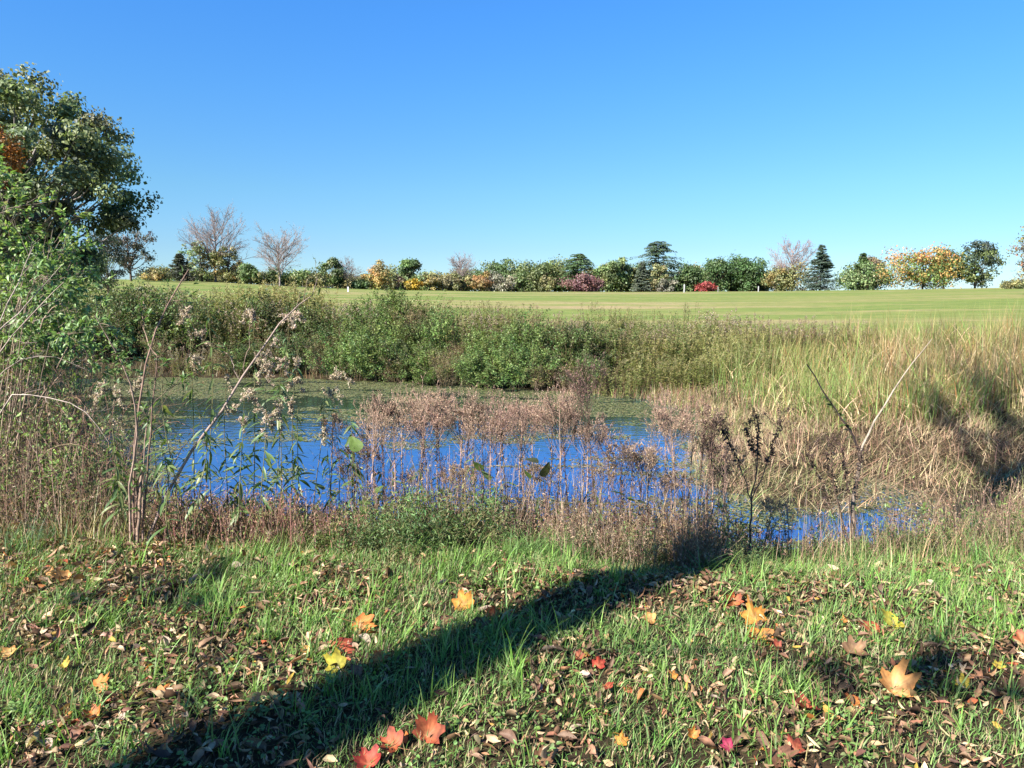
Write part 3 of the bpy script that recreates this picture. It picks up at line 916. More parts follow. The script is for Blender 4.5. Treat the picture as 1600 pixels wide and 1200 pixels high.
# px, D, top row in the photo, kind, what it stands by
THK = [
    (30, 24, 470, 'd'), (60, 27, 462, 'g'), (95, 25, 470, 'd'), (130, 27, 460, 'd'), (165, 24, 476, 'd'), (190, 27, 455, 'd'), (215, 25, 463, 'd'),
    (240, 28, 447, 'r'), (262, 26, 455, 'd'), (285, 28, 452, 'r'), (310, 25, 470, 'd'), (330, 27, 458, 'p'), (350, 29, 452, 'p'),
    (372, 29, 443, 'o'), (392, 28, 438, 'o'), (412, 29, 438, 'o'), (430, 28, 436, 'o'), (450, 29, 438, 'o'), (470, 28, 442, 'o'), (490, 29, 446, 'o'), (508, 28, 452, 'o'),
    (380, 25.5, 480, 'r'), (405, 25.5, 478, 'd'), (435, 25.8, 470, 'r'), (465, 25.5, 474, 'd'), (495, 25.5, 480, 'd'),
    (530, 27, 470, 'r'), (552, 26, 474, 'g'), (575, 27, 466, 'g'), (600, 26.5, 464, 'g'), (625, 27, 458, 'g'), (650, 27.5, 466, 'g'), (672, 27, 474, 'g'),
    (545, 23.8, 505, 'g'), (575, 23.6, 500, 'g'), (605, 23.4, 498, 'g'), (632, 23.3, 505, 'g'), (660, 23.4, 502, 'd'), (520, 24, 505, 'd'),
    (700, 26, 478, 'b'), (722, 26.5, 462, 'p'), (745, 26, 456, 'p'), (765, 26.5, 452, 'p'), (788, 26, 462, 'p'), (812, 25, 478, 'p'), (835, 25, 486, 'r'),
    (690, 22.8, 500, 'g'), (718, 22.3, 515, 'b'), (745, 22, 512, 'g'), (775, 22, 500, 'g'), (805, 21.6, 498, 'g'), (835, 21.5, 500, 'g'), (700, 21.6, 560, 'g'), (740, 21, 565, 'g'),
    (862, 24, 480, 'p'), (888, 24, 486, 'r'), (912, 23.5, 484, 'r'), (935, 24, 472, 'p'), (958, 24, 478, 'o'), (980, 24, 484, 'p'),
    (860, 21, 512, 'd'), (885, 20.6, 510, 'd'), (912, 20.6, 512, 'd'), (940, 20.8, 516, 'd'), (965, 21, 512, 'p'), (850, 19.8, 560, 'd'),
    (1005, 23, 486, 'p'), (1030, 23, 484, 'r'), (1055, 23, 486, 'o'), (1082, 22.5, 480, 'p'), (1108, 22, 474, 'o'), (1132, 22, 474, 'o'), (1158, 22, 480, 'r'), (1182, 21.5, 482, 'r'), (1205, 21.5, 488, 'r'),
    (1000, 20.5, 505, 'o'), (1030, 20.3, 505, 'p'), (1062, 20, 505, 'o'), (1092, 19.8, 502, 'p'), (1120, 19.5, 502, 'o'), (1150, 19.5, 502, 'o'), (1178, 19.3, 505, 'o'),
    (1010, 18.6, 540, 'p'), (1040, 18.4, 540, 'o'), (1072, 18.2, 538, 'p'), (1102, 18, 535, 'o'), (1135, 17.8, 530, 'o'), (1165, 17.8, 530, 'p'),
    (20, 23.0, 535, 'b'), (70, 22.8, 540, 'd'), (250, 22.7, 530, 'b'), (300, 22.6, 540, 'r'), (345, 22.5, 530, 'b'), (385, 22.4, 535, 'd'), (425, 22.4, 525, 'b'), (462, 22.3, 525, 'd'), (498, 22.2, 535, 'b'),
    (530, 21.4, 530, 'g'), (562, 21.2, 525, 'g'), (595, 21.1, 525, 'g'), (628, 20.9, 527, 'd'), (658, 20.8, 527, 'g'), (692, 20.4, 535, 'b'), (765, 19.9, 543, 'g'), (795, 19.6, 540, 'g'), (825, 19.4, 540, 'g'),
    (885, 18.9, 555, 'b'), (915, 18.6, 557, 'd'), (945, 18.4, 555, 'b'), (975, 18.1, 557, 'o'),
    (665, 20.4, 560, 'g'), (700, 20.0, 552, 'b'), (735, 19.8, 556, 'g'), (772, 19.6, 556, 'g'), (808, 19.3, 552, 'g'), (842, 19.0, 560, 'b'), (620, 20.9, 548, 'b'), (585, 21.2, 540, 'g'),
    (870, 22.5, 496, 'b'), (905, 22.6, 498, 'r'), (820, 23.6, 484, 'b'), (760, 24, 470, 'r'), (560, 25, 474, 'r'), (640, 25.2, 470, 'b'), (1060, 21.6, 488, 'r'), (1000, 21.8, 488, 'r'), (1125, 21, 486, 'r'),
    (1230, 21, 490, 'r'), (1262, 21, 492, 'r'), (1295, 21, 496, 'r'), (1330, 21, 498, 'r'), (1500, 20.5, 500, 'r'), (1545, 19, 510, 'r'), (1585, 18, 512, 'b'), (1460, 21, 500, 'r'),
]


ONES = 'first second third fourth fifth sixth seventh eighth ninth tenth eleventh twelfth thirteenth fourteenth fifteenth sixteenth seventeenth eighteenth nineteenth'.split()
TENS = ['twentieth', 'thirtieth', 'fortieth', 'fiftieth']
ORD = ['leftmost'] + [q + ' from the left' for q in (ONES[1:] + ['twentieth'] + ['twenty-' + o for o in ONES[:9]] + ['thirtieth'] + ['thirty-' + o for o in ONES[:9]]
                                                     + ['fortieth'] + ['forty-' + o for o in ONES[:9]])]


def row_words(D, px):
    return 'high on the far bank' if D > 25.2 else ('midway up the far bank' if D > 21.2 else 'low on the far bank')


def ordinals(items):
    """items: (base label, px) -> labels made single by their place in the row"""
    out = []
    for i, (l, px) in enumerate(items):
        same = sorted(q for m, q in items if m == l)
        k = sum(q < px for q in same)
        out.append(l + (', ' + ORD[k] if k < len(ORD) else ', near the right end') if len(same) > 1 else l)
    return out


labs = ordinals([(KIND[k][3] + ' ' + row_words(D, px), px + D * .001) for px, D, top, k in THK])
for (px, D, top, k), lab in zip(THK, labs):
    ms, h0, nm, _ = KIND[k]
    x = colx(px, D); y = D + R(-.15, .15)
    h = max(.5, W(px, top, D)[2] - gz(x, y)) * (R(.8, 1.2) if px > 520 else R(1.02, 1.28))
    sc_ = h / h0
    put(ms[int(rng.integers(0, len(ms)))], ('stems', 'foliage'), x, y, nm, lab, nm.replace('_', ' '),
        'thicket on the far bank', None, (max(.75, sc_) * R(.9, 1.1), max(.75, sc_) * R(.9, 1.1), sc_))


# low fringe right at the water line of the far shore, and the rough grass behind the thicket
def fringe():
    b = MB()
    n = 60000
    x = R(-21, 12, n); y = R(15, 36, n); sd = pond_sd(x, y)
    k = (sd > -.05) & (sd < 14) & (rng.random(n) < np.where(sd < 1.5, 1.0, .45)); x, y, sd = x[k], y[k], sd[k]
    z = ground(x, y); n = len(x)
    nb = fbm(x * .6, y * .6, 21)
    c = tint([(.12, .13, .045), (.16, .13, .06), (.09, .11, .035)], n, .25)
    br = (nb > .5) & (rng.random(n) < .5); c[br] = tint([(.15, .085, .045), (.17, .12, .07)], int(br.sum()), .25)
    b.blades(np.stack([x, y, z - .02], 1), R(0, 6.28, n), np.abs(rng.normal(0, .3, n)), R(0, .9, n), R(.1, .42, n) * (.5 + nb), R(.012, .022, n), c, 2)
    obj('bank_grass', b.build('bank_grass', M_CROWN), label='rough low grass covering the far bank under the bushes', cat='grass', kind='stuff')


fringe()


rng = np.random.default_rng(102)
# ------------------------------------------------------------------ cattails and the matted reeds on the right
def cattail_meshes(h, n, cols, dry=.4):
    P = np.stack([rng.normal(0, .17, n), rng.normal(0, .17, n), np.full(n, -.1)], 1)
    c = tint(cols, n, .3)
    d = rng.random(n) < dry; c[d] = tint([(.34, .25, .11), (.40, .29, .14), (.36, .19, .08), (.42, .33, .18), (.22, .15, .09)], int(d.sum()), .2)
    b = MB()
    b.blades(P, R(0, 6.28, n), np.abs(rng.normal(.04, .12, n)), np.abs(rng.normal(.15, .5, n)), h * R(.3, 1.05, n), R(.009, .018, n), c, 5,
             tipcol=lerp(c, np.array([.34, .25, .1]), .55))
    lv = b.build('blades', M_GRASS)
    m = 46; b = MB()
    P = np.stack([rng.normal(0, .2, m), rng.normal(0, .2, m), R(0, .5, m)], 1)
    b.blades(P, R(0, 6.28, m), R(.2, 1.6, m), R(.2, 1.9, m), R(.3, .9, m), R(.008, .018, m), tint([(.46, .36, .22), (.36, .26, .14), (.3, .19, .12)], m, .2), 5)
    return lv, b.build('dead_blades', M_DRY)


CAT_G = [(.11, .20, .05), (.15, .24, .06), (.22, .26, .08)]
cats = [cattail_meshes(1.7, 58, CAT_G, d) for d in (.12, .3, .48, .64, .8)]
catspots = []
tries = 0
while len(catspots) < 250 and tries < 20000:
    tries += 1
    D = R(11.8, 21.5); px = R(1120, 1720)
    lim = np.interp(px, [1120, 1200, 1280, 1400, 1500, 1720], [17.4, 14.8, 12.2, 11.3, 10.6, 10.2])
    if D < lim: continue
    x = colx(px, D)
    if pond_sd(np.array([x]), np.array([D]))[0] < .2: continue
    if any((x - a) ** 2 + (D - b_) ** 2 < .09 for a, b_ in catspots): continue
    catspots.append((x, D))
for x, y in catspots:
    g = fbm(x * .7, y * .5, 31, 2)
    k = int(np.clip((g - .25) * 9 + R(-.8, .8), 0, 4))
    px = 800 + x / y * FPX
    side = 'behind the forked sapling' if 1250 < px < 1480 else ('at the right edge of the photo' if px >= 1480 else 'at the left end of the cattail bed')
    tone = ('fresh green', 'mostly green', 'green and straw coloured', 'mostly straw coloured', 'dry straw coloured')[k]
    put(cats[k], ('blades', 'dead_blades'), x, y, 'cattail_clump', tone + ' cattail clump ' + side, 'cattails', 'cattails on the right bank', None,
        (1.1, 1.1, R(.42, .95) * (.8 + .4 * fbm(x * .9, y * .9, 37, 2))))


def reed_mat():
    """matted dead reeds between the cattails and the water"""
    n = 70000
    x = R(1.8, 11, n); y = R(7.2, 18, n); sd = pond_sd(x, y)
    px = 800 + x / y * FPX
    k = (sd > -.35) & (px > 1020) & (rng.random(n) < np.clip(1.15 - .25 * (y - 14), .15, 1)) & (y > 7.6 + .25 * np.maximum(0, 5.5 - x) * 0)
    x, y, sd = x[k], y[k], sd[k]; n = len(x)
    z = np.maximum(ground(x, y), WZ) + .02 + .16 * fbm(x * 1.3, y * 1.3, 44) * sstep(-.3, .8, sd)
    az = fbm(x * .8, y * .8, 12, 2) * 9 + rng.normal(0, 1.3, n)
    c = tint([(.40, .30, .18), (.47, .36, .22), (.31, .22, .14), (.24, .15, .095), (.36, .22, .15), (.2, .12, .08)], n, .25)
    g = rng.random(n) < .10 + .4 * (fbm(x * 1.2, y * 1.2, 8) > .56); c[g] = tint([(.2, .22, .08), (.26, .25, .11)], int(g.sum()), .2)
    b = MB()
    b.blades(np.stack([x, y, z], 1), az, np.clip(rng.normal(1.05, .5, n), .05, 1.65), R(-.3, 1.2, n), R(.08, .42, n), R(.004, .011, n), c, 3)
    obj('reed_mat', b.build('reed_mat', M_DRY), label='matted bed of pale dead reeds at the right shore of the pond', cat='reeds', kind='stuff')
    # russet low weeds along its water edge
    n = 6500
    x = R(1.6, 4.4, n); y = R(12.5, 19.5, n); sd = pond_sd(x, y)
    k = (sd > -.5) & (sd < 1.3) & (fbm(x * 1.1, y * 1.1, 77) > .42); x, y, sd = x[k], y[k], sd[k]; n = len(x)
    z = np.maximum(ground(x, y), WZ)
    b = MB()
    b.blades(np.stack([x, y, z], 1), R(0, 6.28, n), np.abs(rng.normal(0, .4, n)), R(0, .8, n), R(.12, .42, n), R(.005, .01, n),
             tint([(.26, .13, .08), (.25, .18, .11), (.22, .22, .08), (.17, .2, .06)], n, .25), 3)
    obj('russet_weeds', b.build('russet_weeds', M_DRY), label='low russet weeds along the far water edge before the goldenrod', cat='weeds', kind='stuff')


reed_mat()


rng = np.random.default_rng(111)
# ------------------------------------------------------------------ duckweed and scum floating on the pond
def duckweed():
    n = 420000
    x = R(-12, 5.5, n); y = R(6.8, 22, n)
    sd = pond_sd(x, y)
    a = fbm(x * .55, y * 1.1, 61, 4); s = fbm(x * 1.6 + 9, y * 4.2, 65, 3)
    far = sstep(13.5, 17, y + .25 * x)
    thr = .55 - .13 * far - .10 * sstep(-.8, 0, sd) - .06 * sstep(0, 3, x)
    k = (sd < .1) & (.6 * a + .4 * s > thr) & (rng.random(n) < .6 * np.clip((.6 * a + .4 * s - thr) * 12, .1, 1))
    x, y = x[k], y[k]; n = len(x)
    r = R(.006, .02, n) * (1 + .03 * y); ang = R(0, 6.28, n)
    q = np.arange(5) * 2 * PI / 5
    V = np.stack([x[:, None] + r[:, None] * np.cos(q + ang[:, None]) * R(.6, 1.3, (n, 5)), y[:, None] + r[:, None] * np.sin(q + ang[:, None]) * R(.6, 1.3, (n, 5)),
                  np.full((n, 5), WZ + .003) + (np.arange(n) % 7)[:, None] * .0006], -1)
    base = (np.arange(n) * 5)[:, None]
    b = MB()
    c = tint([(.13, .14, .05), (.17, .17, .07), (.10, .105, .045), (.2, .19, .1)], n, .2)
    b.add(V, np.repeat(c, 5, 0), np.concatenate([base + np.array([0, 1, 2]), base + np.array([0, 2, 3]), base + np.array([0, 3, 4])], 0))
    obj('duckweed', b.build('duckweed', M_DRY), label='pale green duckweed and scum floating in streaks on the pond', cat='duckweed', kind='stuff')


duckweed()

rng = np.random.default_rng(103)
# ------------------------------------------------------------------ the near bank: grass, litter, weeds
def in_view(x, y, marg=.9):
    return np.abs(x) < .72 * y + marg


def near_grass():
    def scatter(n, y0=1.4, y1=6.7):
        y = np.sqrt(R(y0 ** 2, y1 ** 2, n)); x = R(-1, 1, n) * (.72 * y + 1.5)
        return x, y, pond_sd(x, y)
    # short base sward
    n = 330000
    x, y, sd = scatter(n)
    lit = fbm(x * 2.1, y * 2.1, 101, 3)                              # where dead leaves lie thick the grass is thin
    bias = .06 * sstep(-.5, 2.0, x) * sstep(3.9, 2.6, y) - .16 * sstep(3.6, 4.6, y)
    dens = 1 - sstep(.40, .60, lit + bias) * .8
    k = (rng.random(n) < dens) & (sd > .1); x, y, sd = x[k], y[k], sd[k]; n = len(x)
    z = ground(x, y)
    pat = fbm(x * 1.3, y * 1.3, 55, 2)[:, None]
    c = tint([(.12, .22, .05), (.15, .26, .07), (.10, .19, .05), (.19, .26, .09)], n, .22) * (.8 + .4 * pat)
    d = rng.random(n) < .3; c[d] = tint([(.40, .32, .19), (.30, .23, .12)], int(d.sum()), .2)
    edge = sstep(3.9, 4.8, y) * (fbm(x * 2.2, y * 2.2, 88, 2) > .45)
    b = MB()
    b.blades(np.stack([x, y, z - .008], 1), rng.normal(.3, 1.6, n), np.abs(rng.normal(.45, .45, n)), R(.3, 1.6, n), R(.025, .085, n) * (1 + .5 * edge), R(.0028, .006, n), c, 2)
    obj('lawn_grass', b.build('lawn_grass', M_GRASS), label='short green grass growing through fallen leaves on the near bank', cat='grass', kind='stuff')
    # longer tufts
    nt = 3900
    tx, ty, tsd = scatter(nt, 1.4, 6.2)
    g = fbm(tx * 1.4, ty * 1.4, 131, 2)
    k = (rng.random(nt) < sstep(.35, .62, g) * .8 + .15) & (tsd > .3); tx, ty = tx[k], ty[k]; g = g[k]
    per = 13; n = len(tx) * per; ix = np.repeat(np.arange(len(tx)), per)
    x = tx[ix] + rng.normal(0, .022, n); y = ty[ix] + rng.normal(0, .022, n); z = ground(x, y)
    hh = R(.45, 1.2, len(tx))[ix]
    az0 = rng.normal(.35, 1.2, len(tx))[ix]
    c = tint([(.12, .24, .045), (.16, .29, .065), (.11, .20, .05), (.19, .28, .10)], n, .2)
    b = MB()
    b.blades(np.stack([x, y, z - .01], 1), az0 + rng.normal(0, 1.2, n), np.abs(rng.normal(.35, .35, n)), R(.1, 1.5, n), hh * R(.07, .21, n), R(.0038, .0085, n), c, 5, tipcol=c * np.array([1.25, 1.12, 1.0]))
    obj('grass_tufts', b.build('grass_tufts', M_GRASS), label='longer bright green grass blades standing out of the near bank', cat='grass', kind='stuff')
    # small broad leaved ground plants
    nt = 3600; tx, ty, tsd = scatter(nt, 1.4, 5.8)
    k = (fbm(tx * 2.5, ty * 2.5, 151, 2) > .46) & (tsd > .6); tx, ty = tx[k], ty[k]
    per = 8; n = len(tx) * per; ix = np.repeat(np.arange(len(tx)), per)
    x = tx[ix] + rng.normal(0, .02, n); y = ty[ix] + rng.normal(0, .02, n); z = ground(x, y) + R(.01, .05, n)
    D = rnd_dir(n); D[:, 2] = np.abs(D[:, 2]) * .5
    b = MB(); c = tint([(.15, .24, .06), (.12, .2, .05), (.19, .26, .09)], n, .15)
    b.leaves6(np.stack([x, y, z], 1), D, unit(np.array([0, 0, 1.]) + rng.normal(0, .3, (n, 3))), R(.012, .03, n), R(.008, .018, n), c)
    obj('ground_cover', b.build('ground_cover', M_LEAF), label='small broad leaved weeds scattered among the near grass', cat='ground cover', kind='stuff')
    # the litter itself
    n = 62000
    x, y, sd = scatter(n, 1.4, 6.0)
    lit = fbm(x * 2.1, y * 2.1, 101, 3)
    bias = .06 * sstep(-.5, 2.0, x) * sstep(3.9, 2.6, y) - .12 * sstep(3.6, 4.6, y)
    k = (rng.random(n) < .10 + .9 * sstep(.36, .54, lit + bias)) & (sd > .3); x, y = x[k], y[k]; n = len(x)
    z = ground(x, y) + R(.002, .038, n)
    D = rnd_dir(n); D[:, 2] *= .28
    N_ = unit(np.array([0, 0, 1.]) + rng.normal(0, .5, (n, 3)))
    c = tint([(.26, .16, .085), (.36, .245, .135), (.17, .10, .055), (.46, .34, .2), (.30, .16, .085), (.10, .06, .035), (.12, .07, .04)], n, .28)
    o_ = rng.random(n) < .035; c[o_] = tint([(.40, .15, .04), (.36, .10, .04), (.4, .27, .05)], int(o_.sum()), .2)
    L = R(.02, .075, n) * R(.5, 1.1, n)
    b = MB(); b.leaves6(np.stack([x, y, z], 1), D, N_, L, L * R(.12, .55, n), c, R(-.5, .9, (n, 1)), R(-.6, .9, (n, 1)), c * R(.6, 1.2, (n, 1)))
    obj('leaf_litter', b.build('leaf_litter', M_FALL), label='brown broken leaf litter lying between the grass on the near bank', cat='leaf litter', kind='stuff')


near_grass()

ZONES = [(0, 'far left'), (330, 'left'), (650, 'middle'), (950, 'right of the middle'), (1280, 'right')]


def water_weeds():
    """low weeds, dead stems and dry grass along the near water edge"""
    b = MB(); n = 46000
    y = R(4.55, 7.0, n); x = R(-1, 1, n) * (.72 * y + .9); sd = pond_sd(x, y)
    px = 800 + x / y * FPX
    g = fbm(x * 1.8, y * 1.8, 171, 2)
    dens = np.interp(px, [0, 240, 480, 560, 1150, 1210, 1380, 1450, 1600], [.9, .9, .8, 1, 1, .25, .2, .5, .7])
    k = (sd > -.35) & (rng.random(n) < dens * (.35 + .9 * g)); x, y, px, g, sd = x[k], y[k], px[k], g[k], sd[k]; n = len(x)
    z = np.maximum(ground(x, y), WZ)
    russ = np.interp(px, [0, 150, 260, 440, 540, 740, 800, 1150, 1250, 1600], [.7, .7, .9, .9, .6, .5, .85, .85, .5, .5])
    q = rng.random(n) < russ
    c = tint([(.12, .19, .05), (.16, .22, .065), (.10, .16, .045), (.2, .23, .09)], n, .22)
    c[q] = tint([(.28, .18, .12), (.38, .28, .18), (.2, .12, .08), (.45, .36, .24)], int(q.sum()), .22)
    hgt = R(.06, .34, n) * (.5 + 1.1 * g) * np.interp(px, [0, 500, 600, 1100, 1200, 1600], [1.15, 1.1, .95, .95, .7, .8])
    b.blades(np.stack([x, y, z - .01], 1), R(0, 6.28, n), np.abs(rng.normal(.15, .3, n)), R(0, 1.0, n), hgt, R(.003, .007, n), c, 4)
    obj('waterside_grass', b.build('waterside_grass', M_GRASS), label='mixed green and dead brown grass along the near water edge', cat='grass', kind='stuff')
    # branched small weeds with leaves
    b = MB(); nt = 3400
    y = R(4.6, 6.9, nt); x = R(-1, 1, nt) * (.72 * y + .6); sd = pond_sd(x, y); px = 800 + x / y * FPX
    dens = np.interp(px, [0, 220, 480, 560, 1150, 1210, 1380, 1600], [.8, 1, .9, .9, .9, .1, .1, .35])
    k = (sd > -.2) & (rng.random(nt) < dens); x, y, px = x[k], y[k], px[k]; m = len(x)
    z = np.maximum(ground(x, y), WZ)
    L = R(.12, .42, m); pos = np.stack([x, y, z], 1); out = [pos]; az = R(0, 6.28, m); th = np.abs(rng.normal(.15, .25, m))
    for q in range(4):
        pos = pos + (L / 4)[:, None] * np.stack([np.cos(az) * np.sin(th), np.sin(az) * np.sin(th), np.cos(th)], 1) + rng.normal(0, .008, (m, 3)); out.append(pos)
    S = np.stack(out, 1)
    russ = np.interp(px, [0, 150, 260, 440, 540, 740, 800, 1150, 1250], [.6, .6, .85, .8, .2, .2, .6, .6, .4])
    rq = rng.random(m) < russ
    sc_ = np.where(rq[:, None], tint([(.18, .10, .06), (.14, .08, .05)], m, .2), tint([(.1, .12, .04)], m, .2))
    b.tubes(S, rad(m, 5, .0026, .001), sc_, 3)
    C, ci, _ = children(S, 4, .2, 1, .35, 45, .4, .12, 3)
    b.tubes(C, rad(len(C), 3, .0013, .0007), sc_[ci], 3)
    P, T, ix = along(C, 6, .1, 1); ci = ci[ix]; mm = len(P)
    cc = np.where(rq[ci][:, None], tint([(.28, .17, .11), (.36, .25, .16), (.19, .12, .08), (.24, .22, .09)], mm, .25), tint([(.12, .2, .05), (.16, .24, .07), (.10, .16, .045)], mm, .2))
    b.leaves(P, unit(T + rnd_dir(mm)), unit(np.array([0, 0, 1.]) + rng.normal(0, .5, (mm, 3))), R(.012, .04, mm), R(.006, .014, mm), cc)
    obj('waterside_weeds', b.build('waterside_weeds', M_LEAF), label='low leafy and russet weeds tangled along the near water edge', cat='weeds', kind='stuff')
    # long dry grass at the right and the left
    b = MB(); n = 2600
    px = np.where(rng.random(n) < .78, R(1270, 1680, n), R(-60, 200, n)); y = R(4.3, 6.6, n); x = colx(px, y)
    k = rng.random(n) < fbm(x * 2, y * 2, 191, 2) * 1.1; x, y = x[k], y[k]; n = len(x)
    b.blades(np.stack([x, y, ground(x, y) - .01], 1), R(0, 6.28, n), np.abs(rng.normal(.2, .3, n)), R(.1, .9, n), R(.18, .5, n), R(.002, .0048, n),
             tint([(.38, .30, .18), (.30, .22, .12), (.2, .22, .08), (.32, .2, .13)], n, .2), 6)
    obj('dry_grass', b.build('dry_grass', M_DRY), label='long straw coloured dry grass leaning at both ends of the near bank', cat='grass', kind='stuff')


water_weeds()


def tuft(px, D, n, h, label, cols=((.10, .20, .05), (.13, .23, .07)), wide=.004, curl=1.9, spread=.05, lean=.35):
    p = on_ground(px, D)
    P = np.stack([rng.normal(0, spread, n), rng.normal(0, spread, n), np.full(n, -.01)], 1)
    b = MB(); c = tint(list(cols), n, .15)
    b.blades(P, R(0, 6.28, n), np.abs(rng.normal(lean, .2, n)), R(.5, curl, n), h * R(.5, 1.1, n), wide * R(.7, 1.3, n), c, 7, tipcol=c * 1.2)
    obj('grass_tuft', b.build('grass_tuft', M_GRASS), loc=p, label=label, cat='grass tuft')


tuft(812, 4.35, 260, .30, 'fountain-like tuft of fine arching grass, left one at the bank edge', spread=.09)
tuft(880, 4.4, 300, .30, 'fountain-like tuft of fine arching grass, right one at the bank edge', spread=.1)
tuft(1108, 4.2, 12, .32, 'few broad pale grass blades by the end of the tree shadow', wide=.011, curl=1.0, spread=.03, lean=.8)
tuft(1560, 4.5, 70, .28, 'green grass tuft at the right edge before the shaded hollow', wide=.006, spread=.06)
tuft(1515, 4.9, 50, .3, 'spiky green tuft in front of the shaded hollow', wide=.006, curl=.8, spread=.05)
tuft(440, 4.5, 200, .26, 'yellow-green grass tuft under the willow-leaved plants', ((.17, .22, .07), (.2, .22, .09)), spread=.09)
tuft(30, 4.5, 160, .26, 'blue-green grass tuft at the left edge of the bank', ((.10, .17, .07), (.12, .19, .09)), spread=.08)
tuft(1340, 4.7, 180, .3, 'grass tuft at the foot of the forked sapling', spread=.1)


rng = np.random.default_rng(104)
# ------------------------------------------------------------------ fallen leaves
LOBE = [(0, 1.0), (7, .86), (13, .90), (18, .74), (24, .60), (32, .70), (41, .80), (50, .96), (57, .84), (66, .80), (75, .62), (86, .62), (96, .70), (106, .72),
        (118, .58), (138, .46), (160, .38)]


def maple_mesh(name, edge, mid, vein, curl=.25, cup=.0, fold=.0, seed=0):
    r_ = np.random.default_rng(seed)
    a = np.array([q[0] for q in LOBE] + [180] + [360 - q[0] for q in LOBE[:0:-1]], float)
    r = np.array([q[1] for q in LOBE] + [.22] + [q[1] for q in LOBE[:0:-1]], float) * (1 + r_.normal(0, .06, len(a))) * (1 - .22 * r_.random() * (a > 180))
    n = len(a); rings = [.0, .3, .62, 1.0]
    V = []; C = []
    edge, mid, vein = (np.array(q, float) for q in (edge, mid, vein))
    ph = r_.uniform(0, 6.28)
    for f in rings[1:]:
        th = np.radians(a); rr = r * f
        x = np.sin(th) * rr; y = np.cos(th) * rr
        z = curl * rr ** 2 * (.5 + .5 * np.sin(2 * th + ph)) + .05 * np.sin(5 * th + ph) * rr + cup * rr ** 2 + fold * np.abs(x)
        V.append(np.stack([x, y, z], 1))
        lob = np.clip((r - .45) / .5, 0, 1)[:, None]
        c = mid * (1 - f ** 2) + edge * f ** 2
        c = c * (1 - .45 * lob * (1 - f)) + vein * .45 * lob * (1 - f)
        C.append(c * (1 + r_.normal(0, .12, (n, 1))))
    V = np.concatenate([np.zeros((1, 3))] + V); C = np.concatenate([vein[None]] + C)
    i = np.arange(n); j = (i + 1) % n
    f3 = np.stack([np.zeros(n, int), 1 + j, 1 + i], 1)
    f4 = np.concatenate([np.stack([1 + k * n + i, 1 + k * n + j, 1 + (k + 1) * n + j, 1 + (k + 1) * n + i], 1) for k in range(2)])
    b = MB(); b.add(V * .5, np.clip(C, .01, .9), f3, f4)
    st = smooth_line([(0, 0, 0), (.02, -.3, -.02), (.05, -.62, .05)], 5)[None]
    b.tubes(st, rad(1, 5, .012, .008), np.array([.3, .14, .07]), 4)
    return b.build(name, M_MAPLE, True)


LEAFC = {'orange': ((.44, .15, .03), (.50, .21, .045), (.5, .28, .10)), 'red': ((.30, .045, .025), (.38, .085, .035), (.42, .18, .08)),
         'redorange': ((.26, .055, .03), (.36, .10, .04), (.42, .2, .09)), 'yellow': ((.40, .30, .035), (.43, .36, .05), (.45, .4, .12)),
         'light': ((.48, .24, .06), (.50, .29, .10), (.5, .36, .16)), 'brown': ((.17, .08, .045), (.23, .12, .065), (.28, .17, .1)),
         'crimson': ((.26, .015, .045), (.33, .035, .055), (.38, .15, .11))}
LEAFW = {'orange': 'orange', 'red': 'red', 'redorange': 'red-orange', 'yellow': 'yellow', 'light': 'pale orange', 'brown': 'rust brown', 'crimson': 'crimson'}
